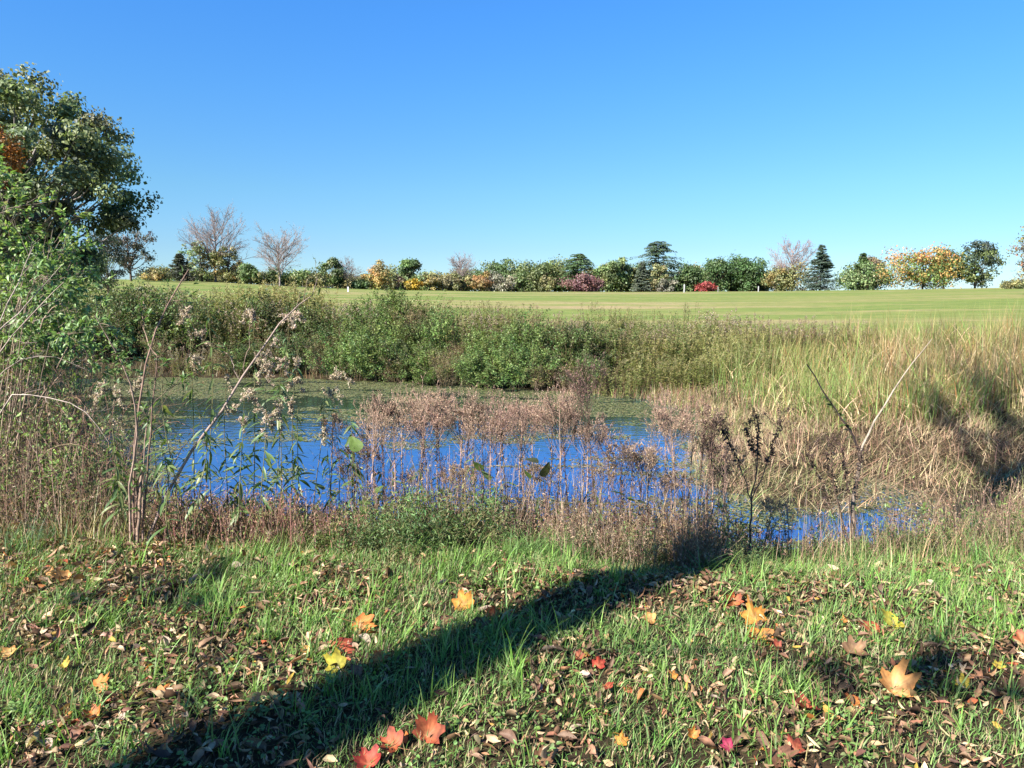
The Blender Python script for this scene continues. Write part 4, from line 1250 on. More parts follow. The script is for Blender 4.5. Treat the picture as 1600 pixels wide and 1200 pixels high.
# px, py, width in photo pixels, colour, roll about its own axis, tip direction, tilt to the viewer, label
FL = [
    (525, 1012, 74, 'redorange', 200, 48, 'large red-orange maple leaf above a yellow one, left of the shadow'),
    (527, 1043, 46, 'yellow', 60, 34, 'yellow maple leaf tucked under the large red-orange one'),
    (560, 1052, 34, 'brown', 100, 15, 'rust brown leaf right of the tucked yellow maple leaf'),
    (562, 975, 56, 'orange', 250, 42, 'folded orange leaf just above the large red-orange one'),
    (725, 945, 46, 'orange', 20, 62, 'orange-brown leaf standing on edge above the shadow'),
    (768, 962, 28, 'redorange', 340, 50, 'small red-orange leaf at the upper rim of the shadow'),
    (700, 968, 34, 'brown', 80, 20, 'rust brown leaf left of the orange leaf standing on edge'),
    (598, 1027, 34, 'orange', 120, 10, 'small orange-brown leaf right of the large red-orange one'),
    (1147, 942, 32, 'red', 10, 45, 'red leaf just above the pair of bright orange leaves'),
    (1180, 966, 52, 'orange', 15, 30, 'bright orange maple leaf, upper of the overlapping pair'),
    (1187, 991, 56, 'orange', 170, 26, 'bright orange maple leaf, lower of the overlapping pair'),
    (1395, 1078, 62, 'light', 330, 30, 'pale orange maple leaf with a dark notch, alone in the right foreground'),
    (1366, 981, 46, 'redorange', 90, 25, 'red-orange leaf left of the yellow one at the right'),
    (1398, 972, 44, 'yellow', 110, 25, 'yellow leaf right of the red-orange one at the right'),
    (1330, 1020, 46, 'brown', 290, 14, 'rust brown curled leaf below and left of the yellow leaf'),
    (935, 1040, 26, 'red', 0, 60, 'bright red leaf standing on edge right of the shadow'),
    (905, 1028, 26, 'redorange', 40, 30, 'small red-orange leaf left of the red leaf on edge'),
    (948, 1073, 22, 'red', 220, 15, 'small pink-red leaf below the red leaf on edge'),
    (1055, 1056, 20, 'orange', 60, 20, 'small orange leaf in the middle of the right foreground'),
    (615, 1166, 52, 'red', 70, 20, 'red leaf at the lower rim of the shadow'),
    (668, 1150, 58, 'redorange', 340, 45, 'rust-orange leaf leaning up beside the red one at the lower rim'),
    (632, 1152, 30, 'orange', 100, 20, 'orange leaf between the red and rust-orange ones at the lower rim'),
    (575, 1194, 52, 'red', 30, 20, 'red leaf cut by the bottom edge of the photo'),
    (148, 1120, 30, 'orange', 80, 20, 'orange leaf near the lower left corner'),
    (122, 1143, 34, 'brown', 80, 20, 'rust brown leaf below the orange one in the lower left'),
    (193, 937, 17, 'orange', 0, 20, 'small orange leaf high on the left bank'),
    (100, 1042, 20, 'yellow', 40, 15, 'small yellow leaf on the left bank'),
    (153, 1070, 34, 'orange', 310, 35, 'glowing orange leaf standing in the grass at the left'),
    (14, 1022, 26, 'light', 50, 30, 'pale yellow-orange leaf at the left edge'),
    (105, 905, 30, 'light', 120, 20, 'pale orange leaf high at the left'),
    (78, 897, 20, 'light', 10, 20, 'small pale leaf left of the pale orange one high at the left'),
    (1140, 1168, 28, 'crimson', 90, 35, 'crimson leaf near the bottom edge, right of the middle'),
    (1508, 1075, 26, 'yellow', 60, 20, 'small yellow leaf right of the pale orange maple leaf'),
    (1562, 1042, 20, 'yellow', 10, 20, 'small yellow leaf near the right edge'),
    (1597, 1005, 34, 'redorange', 0, 50, 'red-brown leaf standing at the right edge'),
    (1218, 1180, 54, 'brown', 200, 25, 'large rust brown leaf by the bottom edge at the right'),
    (1244, 1172, 40, 'redorange', 20, 30, 'red-orange leaf against the large rust brown one at the bottom'),
    (845, 1188, 40, 'brown', 300, 25, 'rust brown leaf at the bottom edge in the middle'),
    (1262, 1107, 46, 'redorange', 120, 10, 'flat red-brown leaf left of the pale orange maple leaf'),
    (1322, 970, 16, 'orange', 20, 25, 'tiny orange leaf left of the red-orange one at the right'),
    (1018, 968, 30, 'light', 70, 25, 'mottled yellow-orange leaf at the upper right rim of the shadow'),
    (1216, 1012, 22, 'redorange', 70, 25, 'small red-orange leaf under the bright orange pair'),
    (1336, 1094, 30, 'orange', 90, 15, 'small orange leaf just left of and below the pale orange one'),
    (480, 1016, 24, 'light', 90, 15, 'small pale leaf left of the large red-orange maple leaf'),
    (1082, 1150, 24, 'orange', 350, 45, 'thin orange leaf on edge left of the crimson leaf'),
    (970, 1160, 26, 'orange', 350, 45, 'thin orange leaf on edge in the middle of the bottom'),
]


def ground_hit(px, py):
    d = (W(px, py, 1.0) - np.array([0, 0, EYE]))
    lo = 1.0
    for D in np.arange(1.0, 9, .01):
        p = np.array([0, 0, EYE]) + d * D
        if p[2] <= gz(p[0], p[1]) + .03: return p
    return p


mcache = {}
for i, (px, py, wpx, colr, rot, tilt, lab) in enumerate(FL):
    p = ground_hit(px, py)
    dist = float(np.linalg.norm(p - np.array([0, 0, EYE])))
    size = wpx / FPX * dist * 1.08
    key = (colr, i % 3)
    if key not in mcache:
        mcache[key] = maple_mesh('fallen_leaf', *LEAFC[colr], curl=.35 + .25 * (i % 3), cup=.25 * (i % 2) - .1, fold=.35 * (i % 3 - 1) + .08, seed=i)
    o = obj('fallen_leaf', mcache[key], loc=p + np.array([0, 0, .002]), scale=size * .95, label=lab, cat='leaf', group='coloured fallen leaves in the near grass')
    o.rotation_euler = Matrix.Rotation(math.radians(tilt), 4, 'X').to_3x3().__matmul__(Matrix.Rotation(math.radians(rot), 3, 'Z')).to_euler()


def curled_leaf(colr, seed):
    r_ = np.random.default_rng(seed)
    nu, nv = 7, 5
    u = np.linspace(0, 1, nu)[:, None]; v = np.linspace(-1, 1, nv)[None]
    wd = .30 * np.sin(np.clip(u * .93 + .05, 0, 1) * PI) ** .8
    ro = r_.uniform(.8, 2.2)
    x = wd * np.sin(v * ro) / ro * 1.2; z = wd * (1 - np.cos(v * ro)) / ro * 1.3 + .22 * r_.uniform(-.5, 1) * (u - .5) ** 2 * 2
    x = x + .08 * np.sin(u * 4 + seed) ; y = u + 0 * v - .5
    V = np.stack([x + 0 * y, y, z + r_.normal(0, .012, (nu, nv))], -1).reshape(-1, 3)
    i, j = np.meshgrid(np.arange(nu - 1), np.arange(nv - 1), indexing='ij'); a = i * nv + j
    F = np.stack([a, a + 1, a + nv + 1, a + nv], -1).reshape(-1, 4)
    c = np.array(colr)[None] * (1 + r_.normal(0, .15, (len(V), 1)))
    b = MB(); b.add(V, c, None, F)
    b.tubes(smooth_line([(0, -.48, .02), (.02, -.7, .0), (.06, -.85, .06)], 4)[None], rad(1, 4, .012, .008), np.array([.2, .12, .07]), 3)
    return b.build('fallen_leaf', M_FALL, True)


DRYC = [('light tan', (.44, .32, .2)), ('dull brown', (.28, .18, .115)), ('dark brown', (.16, .10, .065)), ('reddish brown', (.30, .15, .10)), ('greyish tan', (.36, .28, .21))]
dry_leaves = [[curled_leaf(c, k * 7 + s_) for s_ in range(3)] for k, (_, c) in enumerate(DRYC)]
nd = 0
while nd < 230:
    y = math.sqrt(R(1.9 ** 2, 4.7 ** 2)); x = R(-1, 1) * .72 * y
    lit = float(fbm(np.array([x * 2.1]), np.array([y * 2.1]), 101, 3)[0])
    if R(0, 1) > .1 + .9 * float(sstep(.38, .52, lit + .05 * (x > 0))): continue
    nd += 1
    k = int(rng.integers(0, 5)); ms = dry_leaves[k]
    side = 'left' if x < -.3 * y else ('right' if x > .25 * y else 'middle')
    row = 'close to the viewer' if y < 2.9 else ('halfway up' if y < 3.7 else 'near the bank edge')
    o = obj('fallen_leaf', ms[int(rng.integers(0, 3))], loc=(x, y, gz(x, y) + .02), scale=R(.04, .09),
            label=DRYC[k][0] + ' curled dry leaf lying in the grass, ' + side + ', ' + row, cat='leaf', group='dry curled leaves lying in the near grass')
    o.rotation_euler = (R(-.5, .5), R(-.6, .6), R(0, 6.28))


rng = np.random.default_rng(105)
# ------------------------------------------------------------------ dead stalks before the water
def stalk_meshes(h, headw, seed, headc, stemc=(.15, .095, .07), dark=False, dense=1.0):
    global rng
    K = 9
    bend = R(-.05, .05, 2) * h
    ctrl = [(0, 0, -.03), (bend[0] * .3, bend[1] * .3, h * .3), (bend[0], bend[1], h * .62), (bend[0] * 1.5, bend[1] * 1.4, h * .93)]
    S = smooth_line(ctrl, K)[None] + rng.normal(0, .003, (1, K, 3))
    b = MB(); b.tubes(S, rad(1, K, .0048, .0022), np.array(stemc), 5)
    stem = b.build('stem', M_BARK)
    # withered leaves hanging down the stem
    n = int(34 * dense); P, T, _ = along(S, n, .22, .8)
    D = unit(np.stack([rng.normal(0, 1, n), rng.normal(0, 1, n), R(-2.2, -.2, n)], 1))
    b = MB(); b.leaves6(P, D, rnd_dir(n), R(.02, .06, n), R(.004, .009, n), tint([(.10, .06, .045), (.15, .10, .07), (.07, .045, .035)] if dark else [(.26, .18, .14), (.2, .13, .1), (.33, .24, .18)], n, .2), .5, .9)
    dl = b.build('dry_leaves', M_DRY)
    # corymb
    nb = 15; t0 = R(.62, .98, nb)
    st = np.stack([np.interp(t0, np.linspace(0, 1, K), S[0, :, q]) for q in range(3)], 1)
    az = R(0, 6.28, nb); rr = headw / 2 * np.sqrt(R(.05, 1, nb))
    tip = np.stack([S[0, -1, 0] + np.cos(az) * rr, S[0, -1, 1] + np.sin(az) * rr, h * (1 - .10 * (rr / (headw / 2)) ** 2) - R(0, .10, nb) * h * .7], 1)
    tt = np.linspace(0, 1, 5)[None, :, None]
    L = st[:, None] * (1 - tt) + tip[:, None] * tt
    L[:, :, :2] += (np.sin(tt * PI) * .12 * (tip - st)[:, None])[:, :, :2]
    b = MB(); b.tubes(L, rad(nb, 5, .0017, .0009), np.array(stemc) * 1.1, 3)
    C, _, _ = children(L, 7, .4, 1, .34, 35, .6, .1, 4, .2)
    b.tubes(C, rad(len(C), 4, .0009, .0006), np.array(stemc) * 1.2, 3)
    C2, _, _ = children(C, 4, .3, 1, .6, 40, .6, .12, 3, .2)
    b.tubes(C2, rad(len(C2), 3, .0007, .0005), np.array(stemc) * 1.2, 3)
    P, T, _ = along(C2, 3, .4, 1.0); m = len(P)
    b.leaves(P, unit(T + .8 * rnd_dir(m)), rnd_dir(m), R(.005, .011, m), R(.003, .007, m), tint(headc, m, .22), .3, .2)
    return stem, dl, b.build('seed_head', M_DRY)


HC = [(.40, .275, .20), (.31, .20, .145), (.48, .35, .26), (.22, .14, .10)]
HD = [(.10, .065, .05), (.07, .045, .038), (.13, .085, .065)]
stA = [stalk_meshes(1.0, R(.28, .42), k, HC, (.32, .215, .165)) for k in range(6)]
stB = [stalk_meshes(1.0, R(.15, .24), k, HC + HD, (.085, .055, .045), True, 1.5) for k in range(3)]
stC = [stalk_meshes(1.0, .24, k, [(.33, .22, .15), (.28, .18, .12)], (.25, .18, .12)) for k in range(2)]
# px of foot, depth, top row, kind, lean in photo pixels
ST = [(566, 5.5, 655, 'A'), (580, 5.0, 622, 'A'), (598, 5.0, 612, 'B'), (612, 4.9, 640, 'A'), (628, 5.3, 618, 'A'), (646, 5.0, 636, 'A'), (655, 5.4, 606, 'A'), (668, 5.0, 598, 'A'),
      (684, 5.3, 612, 'A'), (695, 5.2, 628, 'A'), (708, 5.0, 620, 'A'), (714, 5.1, 616, 'B'), (728, 5.4, 622, 'A'), (742, 5.1, 634, 'A'), (756, 5.2, 628, 'A'), (764, 5.0, 642, 'A'),
      (778, 5.3, 620, 'A'), (788, 4.9, 614, 'A'), (796, 5.2, 640, 'B'), (806, 5.0, 626, 'A'), (822, 5.4, 634, 'A'), (838, 5.2, 628, 'A'), (856, 5.0, 620, 'A'), (868, 5.1, 612, 'A'), (880, 4.9, 606, 'A'),
      (892, 5.1, 620, 'B'), (906, 5.2, 650, 'A'), (918, 5.0, 636, 'A'), (958, 5.1, 670, 'A'), (972, 4.9, 690, 'B'), (986, 5.0, 676, 'A'), (1002, 5.1, 706, 'B'), (1015, 5.1, 690, 'B'),
      (1042, 5.2, 628, 'A'), (1052, 5.0, 640, 'A'), (1064, 5.0, 622, 'A'), (1078, 5.2, 612, 'C'), (1092, 5.1, 660, 'B'), (1108, 5.0, 630, 'B'), (1120, 5.2, 676, 'A'), (1136, 5.0, 690, 'A'),
      (548, 5.2, 690, 'C'), (530, 5.3, 720, 'C'), (590, 5.2, 690, 'C'), (640, 5.1, 740, 'C'), (690, 5.1, 730, 'C'), (735, 5.0, 720, 'C'), (820, 5.0, 720, 'C'), (860, 5.0, 730, 'C'), (930, 5.1, 720, 'C'), (1030, 5.0, 740, 'C'), (1085, 5.0, 740, 'C'),
      (1205, 4.9, 780, 'C'), (505, 5.2, 640, 'C'), (1245, 5.0, 790, 'A'), (1150, 5.2, 720, 'B')]
SK = {'A': (stA, 'brown stalk with a fuzzy pinkish-brown seed head before the water'), 'B': (stB, 'dark stalk hung with withered leaves before the water'),
      'C': (stC, 'short straw coloured stalk before the water')}
for (px, D, top, k), lab in zip(ST, ordinals([(SK[q[3]][1], q[0]) for q in ST])):
    ms, _ = SK[k]
    p = on_ground(px, D); h = W(px, top, D)[2] - p[2]
    w_ = R(.85, 1.15)
    put(ms[int(rng.integers(0, len(ms)))], ('stem', 'dry_leaves', 'seed_head'), p[0], p[1], 'dead_stalk', lab, 'dead plant', 'dead weed stalks standing before the water',
        None, (w_, w_, h), tilt=.03)
# the tallest one
p = on_ground(936, 4.8); h = W(936, 566, 4.8)[2] - p[2]
put(stalk_meshes(h, .34, 3, [(.27, .17, .14), (.23, .14, .12)], (.10, .065, .05), True, 1.4), ('stem', 'dry_leaves', 'seed_head'), p[0], p[1], 'dead_stalk',
    'tallest dead stalk with the widest pinkish-brown head, in the middle', 'dead plant', 'dead weed stalks standing before the water', 0, 1)


def polys(paths, D, dd=None):
    """photo pixel paths -> polylines at depth D"""
    out = []
    for i, q in enumerate(paths):
        d0, d1 = (0, 0) if dd is None else dd[i]
        out.append(smooth_line([W(x, y, D + lerp(d0, d1, j / max(1, len(q) - 1))) for j, (x, y) in enumerate(q)], 10))
    return out


def drawn_plant(name, label, cat, paths, radii, D, stemc, foot, dd=None, extra=None, stem_name='stem', mat=None, wob=.004):
    """a plant whose stems follow given lines; every stem is a part"""
    base = np.array([*foot[:2], gz(foot[0], foot[1])])
    e = empty(name, base, 0, label, cat)
    L = polys(paths, D, dd)
    for q, (l, (r0, r1)) in enumerate(zip(L, radii)):
        l = l + rng.normal(0, wob, l.shape); l = l - base
        b = MB(); b.tubes(l[None], rad(1, 10, r0, r1), np.array(stemc[q % len(stemc)]) * R(.85, 1.15), 7)
        obj(stem_name, b.build(stem_name, mat or M_BARK, True), e)
    if extra: extra(e, L, base)
    return e


def twiggy(e, L, base, n=6, ratio=.22, col=(.15, .1, .07), leafc=None, nleaf=4, ll=.04, lw=.014, name='twigs', up=.3, r=.0016, t0=.35, grand=3, droop=0.0):
    P = np.stack(L) - base
    C, _, _ = children(P, n, t0, 1, ratio, 42, up, .13, 6)
    b = MB(); b.tubes(C, rad(len(C), 6, r, r * .5), np.array(col), 4)
    if grand:
        C2, _, _ = children(C, grand, .2, 1, .5, 42, up, .14, 4); b.tubes(C2, rad(len(C2), 4, r * .5, r * .3), np.array(col), 3)
    else: C2 = C
    obj(name, b.build(name, M_BARK), e)
    if leafc:
        P, T, _ = along(C2, nleaf, .1, 1); m = len(P)
        b = MB(); b.leaves6(P, unit(T + .9 * rnd_dir(m) + np.array([0, 0, -droop])), unit(np.array([0, 0, 1.]) + rng.normal(0, .5, (m, 3))), ll * R(.6, 1.3, m), lw * R(.7, 1.2, m), tint(leafc, m, .2), .2, .3)
        obj('leaves', b.build('leaves', M_LEAF), e)


# dark branching dead plant at the right of the stalks
def dark_leaves(e, L, base, hw=.10, col=HD):
    P = np.stack(L) - base
    q, T, _ = along(P, 60, .45, 1.0); m = len(q)
    b = MB(); D = unit(np.stack([rng.normal(0, 1, m), rng.normal(0, 1, m), R(-1.2, .6, m)], 1))
    b.leaves6(q, D, rnd_dir(m), R(.015, .045, m), R(.008, .016, m), tint([(.07, .045, .035), (.11, .07, .05), (.05, .035, .03)], m, .2), .5, .5)
    obj('dry_leaves', b.build('dry_leaves', M_DRY), e)
    for l in P:
        tip = l[-1][None, None] * np.ones((1, 4, 1)); tip[0, 0] = l[-3]; tip[0, 1] = l[-2]; tip[0, 2] = l[-1]; tip[0, 3] = l[-1] + (l[-1] - l[-2]) * .5
        b = MB(); C, _, _ = children(tip, 14, .2, 1, 1.0, 55, .6, .12, 4, .2)
        b.tubes(C, rad(len(C), 4, .0011, .0007), np.array([.09, .06, .045]), 3)
        q, T, _ = along(C, 12, .6, 1); m = len(q)
        b.leaves(q + rng.normal(0, .004, (m, 3)), rnd_dir(m), rnd_dir(m), R(.006, .014, m), R(.004, .009, m), tint(col, m, .2), .3, .2)
        obj('seed_head', b.build('seed_head', M_DRY), e)


f = on_ground(1172, 4.75)
drawn_plant('dead_branching_weed', 'nearly black dead weed forking like a candelabra right of the pond', 'dead plant',
            [[(1172, 888), (1172, 840), (1174, 782)], [(1174, 782), (1161, 742), (1144, 700), (1128, 668)], [(1174, 782), (1182, 735), (1184, 690), (1185, 655)],
             [(1174, 782), (1194, 738), (1208, 695), (1221, 656)], [(1182, 735), (1176, 700), (1168, 668)]],
            [(.0075, .006), (.004, .002), (.005, .003), (.004, .002), (.002, .001)], 4.75, [(.085, .055, .045)], f, [(0, 0), (0, .08), (0, .05), (0, -.08), (0, .1)],
            lambda e, L, b: dark_leaves(e, L[1:], b))
f = on_ground(1322, 4.95)
drawn_plant('dead_branching_weed', 'dark brown dead weed with crooked stems left of the forked sapling', 'dead plant',
            [[(1326, 852), (1312, 790), (1298, 745), (1290, 705)], [(1318, 850), (1300, 800), (1282, 750), (1262, 712)], [(1330, 850), (1328, 790), (1322, 740), (1316, 700)],
             [(1322, 850), (1304, 770), (1299, 730), (1300, 695)], [(1334, 850), (1338, 800), (1340, 740), (1346, 712)]],
            [(.005, .002), (.003, .0015), (.004, .0015), (.004, .0015), (.003, .0012)], 4.95, [(.09, .06, .045)], f, [(0, .05), (0, -.1), (.03, .12), (0, -.05), (0, .1)],
            lambda e, L, b: dark_leaves(e, L, b))

# forked sapling on the right
f = on_ground(1334, 5.15)


def sap_extra(e, L, base):
    m = 26
    q, T, _ = along(np.stack(L[1:2]) - base, m, .2, .75)
    b = MB(); b.leaves6(q, unit(T + 1.2 * rnd_dir(m)), unit(np.array([0, 0, 1.]) + rng.normal(0, .5, (m, 3))), R(.03, .06, m), R(.015, .03, m), tint([(.07, .11, .03)], m, .2))
    obj('leaves', b.build('leaves', M_LEAF), e)


drawn_plant('forked_sapling', 'bare forked sapling, a short dark prong and a long pale whip', 'sapling',
            [[(1332, 850), (1334, 790), (1340, 740), (1344, 704)], [(1344, 706), (1324, 668), (1296, 626), (1258, 570)], [(1344, 706), (1354, 685), (1376, 644), (1402, 600), (1430, 562), (1456, 530)]],
            [(.017, .011), (.0085, .004), (.0095, .0022)], 5.15, [(.16, .13, .10), (.06, .045, .04), (.24, .19, .15)], f, [(0, 0), (0, -.15), (0, .25)], sap_extra, 'branch')

# twig-like details low on the right
f = on_ground(1250, 4.8)
drawn_plant('bent_twig', 'thin dark twig bent over the small water pocket', 'twig',
            [[(1190, 880), (1215, 850), (1250, 848), (1272, 862)], [(1232, 880), (1262, 850), (1275, 820), (1262, 800)]], [(.003, .0012), (.0025, .001)], 4.8, [(.09, .06, .05)], f,
            extra=lambda e, L, b: twiggy(e, L, b, 4, .2, (.09, .06, .05), [(.08, .06, .04)], 2, .03, .01))

rng = np.random.default_rng(106)
# ------------------------------------------------------------------ the left group: cut saplings and the leaning branch
f = on_ground(212, 4.5)
PB = [(.20, .135, .10), (.17, .11, .085), (.24, .17, .13)]
drawn_plant('sapling_clump', 'clump of upright brown sapling stems with one tall reddish whip', 'sapling',
            [[(212, 862), (207, 790), (211, 715), (216, 640), (230, 560), (252, 497), (273, 455), (295, 422)],
             [(220, 860), (228, 770), (235, 695), (240, 610), (245, 552)], [(204, 858), (203, 780), (209, 720), (214, 655), (204, 600), (180, 548), (146, 492)],
             [(214, 862), (218, 790), (222, 730)], [(209, 862), (214, 780), (218, 730)], [(224, 858), (222, 800), (226, 690), (234, 640)],
             [(245, 560), (225, 515), (224, 470)], [(232, 640), (262, 610), (300, 590)]],
            [(.0085, .0035), (.007, .003), (.008, .0022), (.011, .009), (.010, .008), (.006, .002), (.004, .002), (.003, .001)], 4.5, PB, f,
            [(0, .2), (.05, -.1), (0, -.2), (-.05, 0), (.08, .05), (0, .1), (-.08, .1), (0, .2)],
            lambda e, L, b: twiggy(e, L, b, 5, .16, (.18, .12, .09), [(.11, .17, .05), (.09, .15, .04)], 2, .045, .018, r=.0016))
f = on_ground(226, 4.55)
drawn_plant('leaning_branch', 'long pale branch leaning right across the blue water', 'branch',
            [[(222, 862), (262, 772), (302, 702), (345, 640), (378, 588), (404, 552), (436, 505), (468, 478), (488, 458), (498, 432)],
             [(380, 582), (390, 535), (394, 492)], [(374, 590), (360, 562), (348, 545)]],
            [(.0115, .0012), (.003, .0012), (.0025, .001)], 4.55, [(.24, .185, .15), (.2, .14, .11)], f, [(0, .35), (.2, .1), (.2, .3)], lambda e, L, b: twiggy(e, L, b, 5, .14, (.2, .15, .11), [(.12, .18, .06)], 1, .04, .015, r=.0013), 'branch', None, .008)


# green willow-leaved plants with drooping leaves; each leaf its own part
def willow_leaf(seed, c):
    r_ = np.random.default_rng(seed)
    n = 6; t = np.linspace(0, 1, n); w = .085 * np.sin(np.clip(t * .96 + .02, 0, 1) * PI) ** .8
    dr = -.35 * t ** 2 * r_.uniform(.6, 1.6); tw = r_.uniform(-.5, .5)
    V = []
    for k in range(n):
        a = tw * t[k]
        V += [(-w[k] * math.cos(a), t[k], dr[k] + w[k] * .35 - w[k] * math.sin(a)), (0, t[k], dr[k]), (w[k] * math.cos(a), t[k], dr[k] + w[k] * .35 + w[k] * math.sin(a))]
    F = [[3 * k + j, 3 * k + j + 1, 3 * k + j + 4, 3 * k + j + 3] for k in range(n - 1) for j in (0, 1)]
    b = MB(); b.add(np.array(V), np.array(c) * (1 + r_.normal(0, .1, (len(V), 1))), None, np.array(F))
    return b.build('leaf', M_LEAF, True)


wleaves = [willow_leaf(k, c) for k, c in enumerate([(.11, .17, .05), (.085, .14, .045), (.13, .19, .07), (.09, .15, .06), (.16, .19, .07)])]


def fluff(path_pts, base, dens=110, spread=.022, cols=((.46, .37, .27), (.38, .29, .20), (.52, .44, .34)), nbr=9, ratio=.35):
    P = np.stack(path_pts) - base
    b = MB(); C, _, _ = children(P, nbr, .1, 1, ratio, 50, -.1, .12, 6, .5)
    b.tubes(C, rad(len(C), 6, .0012, .0007), np.array([.25, .19, .12]), 3)
    P2 = np.concatenate([C, ], 0)
    q, T, _ = along(P2, dens // 6 + 4, .15, 1.0); m = len(q)
    q = q + rng.normal(0, .004, (m, 3))
    b.leaves(q, rnd_dir(m), rnd_dir(m), R(.008, .016, m), R(.004, .008, m), tint(list(cols), m, .15), .3, .2)
    return b.build('seed_plume', M_DRY)


def goldenrod(px, D, top, lean, label, nleaf=34, plume=0, leaf_from=.2, ll=(.07, .15), stemc=(.14, .13, .06)):
    p = on_ground(px, D)
    tipw = W(px + lean, top, D)
    ln = smooth_line([p, lerp(p, tipw, .35) + np.array([R(-.02, .02), 0, 0]), lerp(p, tipw, .7) + np.array([R(-.03, .03), R(-.05, .05), .0]), tipw], 10)
    e = empty('goldenrod_plant', p, 0, label, 'goldenrod', 'willow-leaved goldenrods before the left of the pond')
    b = MB(); b.tubes((ln - p)[None], rad(1, 10, .0042, .0016), np.array(stemc), 5)
    obj('stem', b.build('stem', M_BARK), e)
    q, T, _ = along((ln - p)[None], nleaf, leaf_from, .97)
    for k in range(nleaf):
        az = R(0, 6.28); el = R(-.9, .35)
        o = obj('leaf', wleaves[int(rng.integers(0, 5))], e, loc=q[k], scale=R(*ll) * (1.15 - .4 * (q[k][2] / max(.1, tipw[2] - p[2]))))
        o.rotation_euler = (el, R(-.6, .6), az)
    if plume:
        pl = ln[-4:]
        out = []
        for s_ in range(plume):
            d_ = np.array([R(-1, 1), R(-.6, .6), R(-.1, .5)]); Lp = R(.08, .2)
            s0 = pl[int(rng.integers(0, 4))]
            out.append(smooth_line([s0, s0 + d_ * Lp * .6 + np.array([0, 0, .03]), s0 + d_ * Lp * 1.0 + np.array([0, 0, -.02 - .3 * Lp])], 8))
        obj('seed_plume', fluff(out, p, 230), e)
    return e


GR = [(322, 4.7, 478, 2, 40, 0, 'tallest green goldenrod without plume, standing over the water'),
      (268, 4.6, 560, -14, 34, 0, 'leafy goldenrod just right of the sapling clump'), (290, 4.8, 500, 6, 24, 5, 'goldenrod with a beige plume beside the sapling clump'),
      (300, 4.5, 640, 10, 34, 0, 'low leafy goldenrod between the saplings and the leaning branch'), (345, 4.8, 600, 8, 34, 3, 'goldenrod crossing behind the leaning branch'),
      (362, 4.6, 622, 20, 44, 2, 'very leafy goldenrod right of the leaning branch foot'), (382, 4.9, 498, 14, 30, 6, 'tall plumed goldenrod left of the blue water'),
      (398, 4.6, 600, 16, 44, 4, 'bushy goldenrod with low plumes over the blue water'), (412, 5.0, 505, 40, 30, 7, 'goldenrod whose big plume touches the leaning branch'),
      (425, 4.7, 585, 12, 42, 2, 'goldenrod with dense drooping leaves at mid water'), (440, 4.9, 545, 26, 26, 6, 'right leaning goldenrod with a broad beige plume'),
      (455, 4.8, 640, 10, 34, 0, 'small leafy goldenrod near the blue water edge'), (478, 5.1, 596, 30, 20, 5, 'rightmost plumed goldenrod reaching over the water'),
      (236, 4.7, 600, -6, 36, 2, 'goldenrod growing through the sapling clump'), (186, 4.7, 590, -14, 24, 4, 'goldenrod with pale plume left of the sapling clump'),
      (560, 5.0, 650, -12, 30, 0, 'small leafy weed left of the brown stalks'), (545, 4.9, 700, 8, 26, 0, 'short leafy weed at the left end of the brown stalks'),
      (252, 4.4, 700, 0, 34, 0, 'short leafy goldenrod at the foot of the saplings'), (170, 4.6, 690, 4, 28, 0, 'short green goldenrod left of the saplings')] + [(x_, 5.0 + (k_ % 3) * .12, t_, l_, 22, 0, lab_) for k_, (x_, t_, l_, lab_) in enumerate([
      (505, 700, 6, 'leafy green weed between the goldenrods and the brown stalks'), (528, 660, -6, 'slender green weed at the left end of the brown stalks'),
      (590, 730, 5, 'short green weed at the foot of the dark leaning stalk'), (616, 690, -8, 'green weed first among the brown stalks'), (650, 720, 6, 'green weed second among the brown stalks'),
      (690, 740, -4, 'green weed third among the brown stalks'), (735, 700, 8, 'green weed fourth among the brown stalks'), (785, 750, 5, 'green weed fifth among the brown stalks'),
      (850, 745, -5, 'green weed sixth among the brown stalks'), (925, 760, 4, 'green weed beside the tallest dead stalk')])]
for px, D, top, lean, nl, pl, lab in GR: goldenrod(px, D, top, lean, lab, nl, pl)


# vines with a few broad leaves seen against the water
def broad_leaf(c, seed):
    r_ = np.random.default_rng(seed)
    a = np.linspace(0, 2 * PI, 15)[:-1]
    r = .5 * (1 - .25 * np.cos(a)) * (1 + .1 * np.abs(np.sin(a)))
    V = [(0, .5, 0)]; C = [np.array(c) * 1.15]
    for f_ in (.5, 1):
        for t in a:
            x, y = .8 * r[0] * 0 + f_ * .36 * math.sin(t) * (1 + .6 * math.cos(t)), .5 - f_ * .5 * math.cos(t)
            V.append((x, y, .18 * abs(x) - .1 * (y - .5) ** 2 + r_.normal(0, .008))); C.append(np.array(c) * (1 + r_.normal(0, .08)))
    n = 14; i = np.arange(n); j = (i + 1) % n
    b = MB(); b.add(np.array(V), np.array(C), np.stack([0 * i, 1 + i, 1 + j], 1), np.stack([1 + i, 1 + n + i, 1 + n + j, 1 + j], 1))
    return b.build('leaf', M_LEAF, True)


bl = [broad_leaf(c, k) for k, c in enumerate([(.09, .15, .035), (.07, .12, .03), (.12, .18, .045), (.05, .06, .03)])]


def vine(paths, D, lvs, label, foot, name='vine'):
    base = np.array([*foot[:2], gz(foot[0], foot[1])]); e = empty(name, base, 0, label, 'vine')
    for l in polys(paths, D):
        b = MB(); b.tubes((l - base)[None], rad(1, 10, .002, .001), np.array([.13, .11, .06]), 4); obj('stem', b.build('stem', M_BARK), e)
    for (px, py, wpx, k, rz, rx) in lvs:
        o = obj('leaf', bl[k], e, loc=W(px, py, D) - base, scale=wpx / FPX * D * .72); o.rotation_euler = (rx, R(-.3, .3), rz)


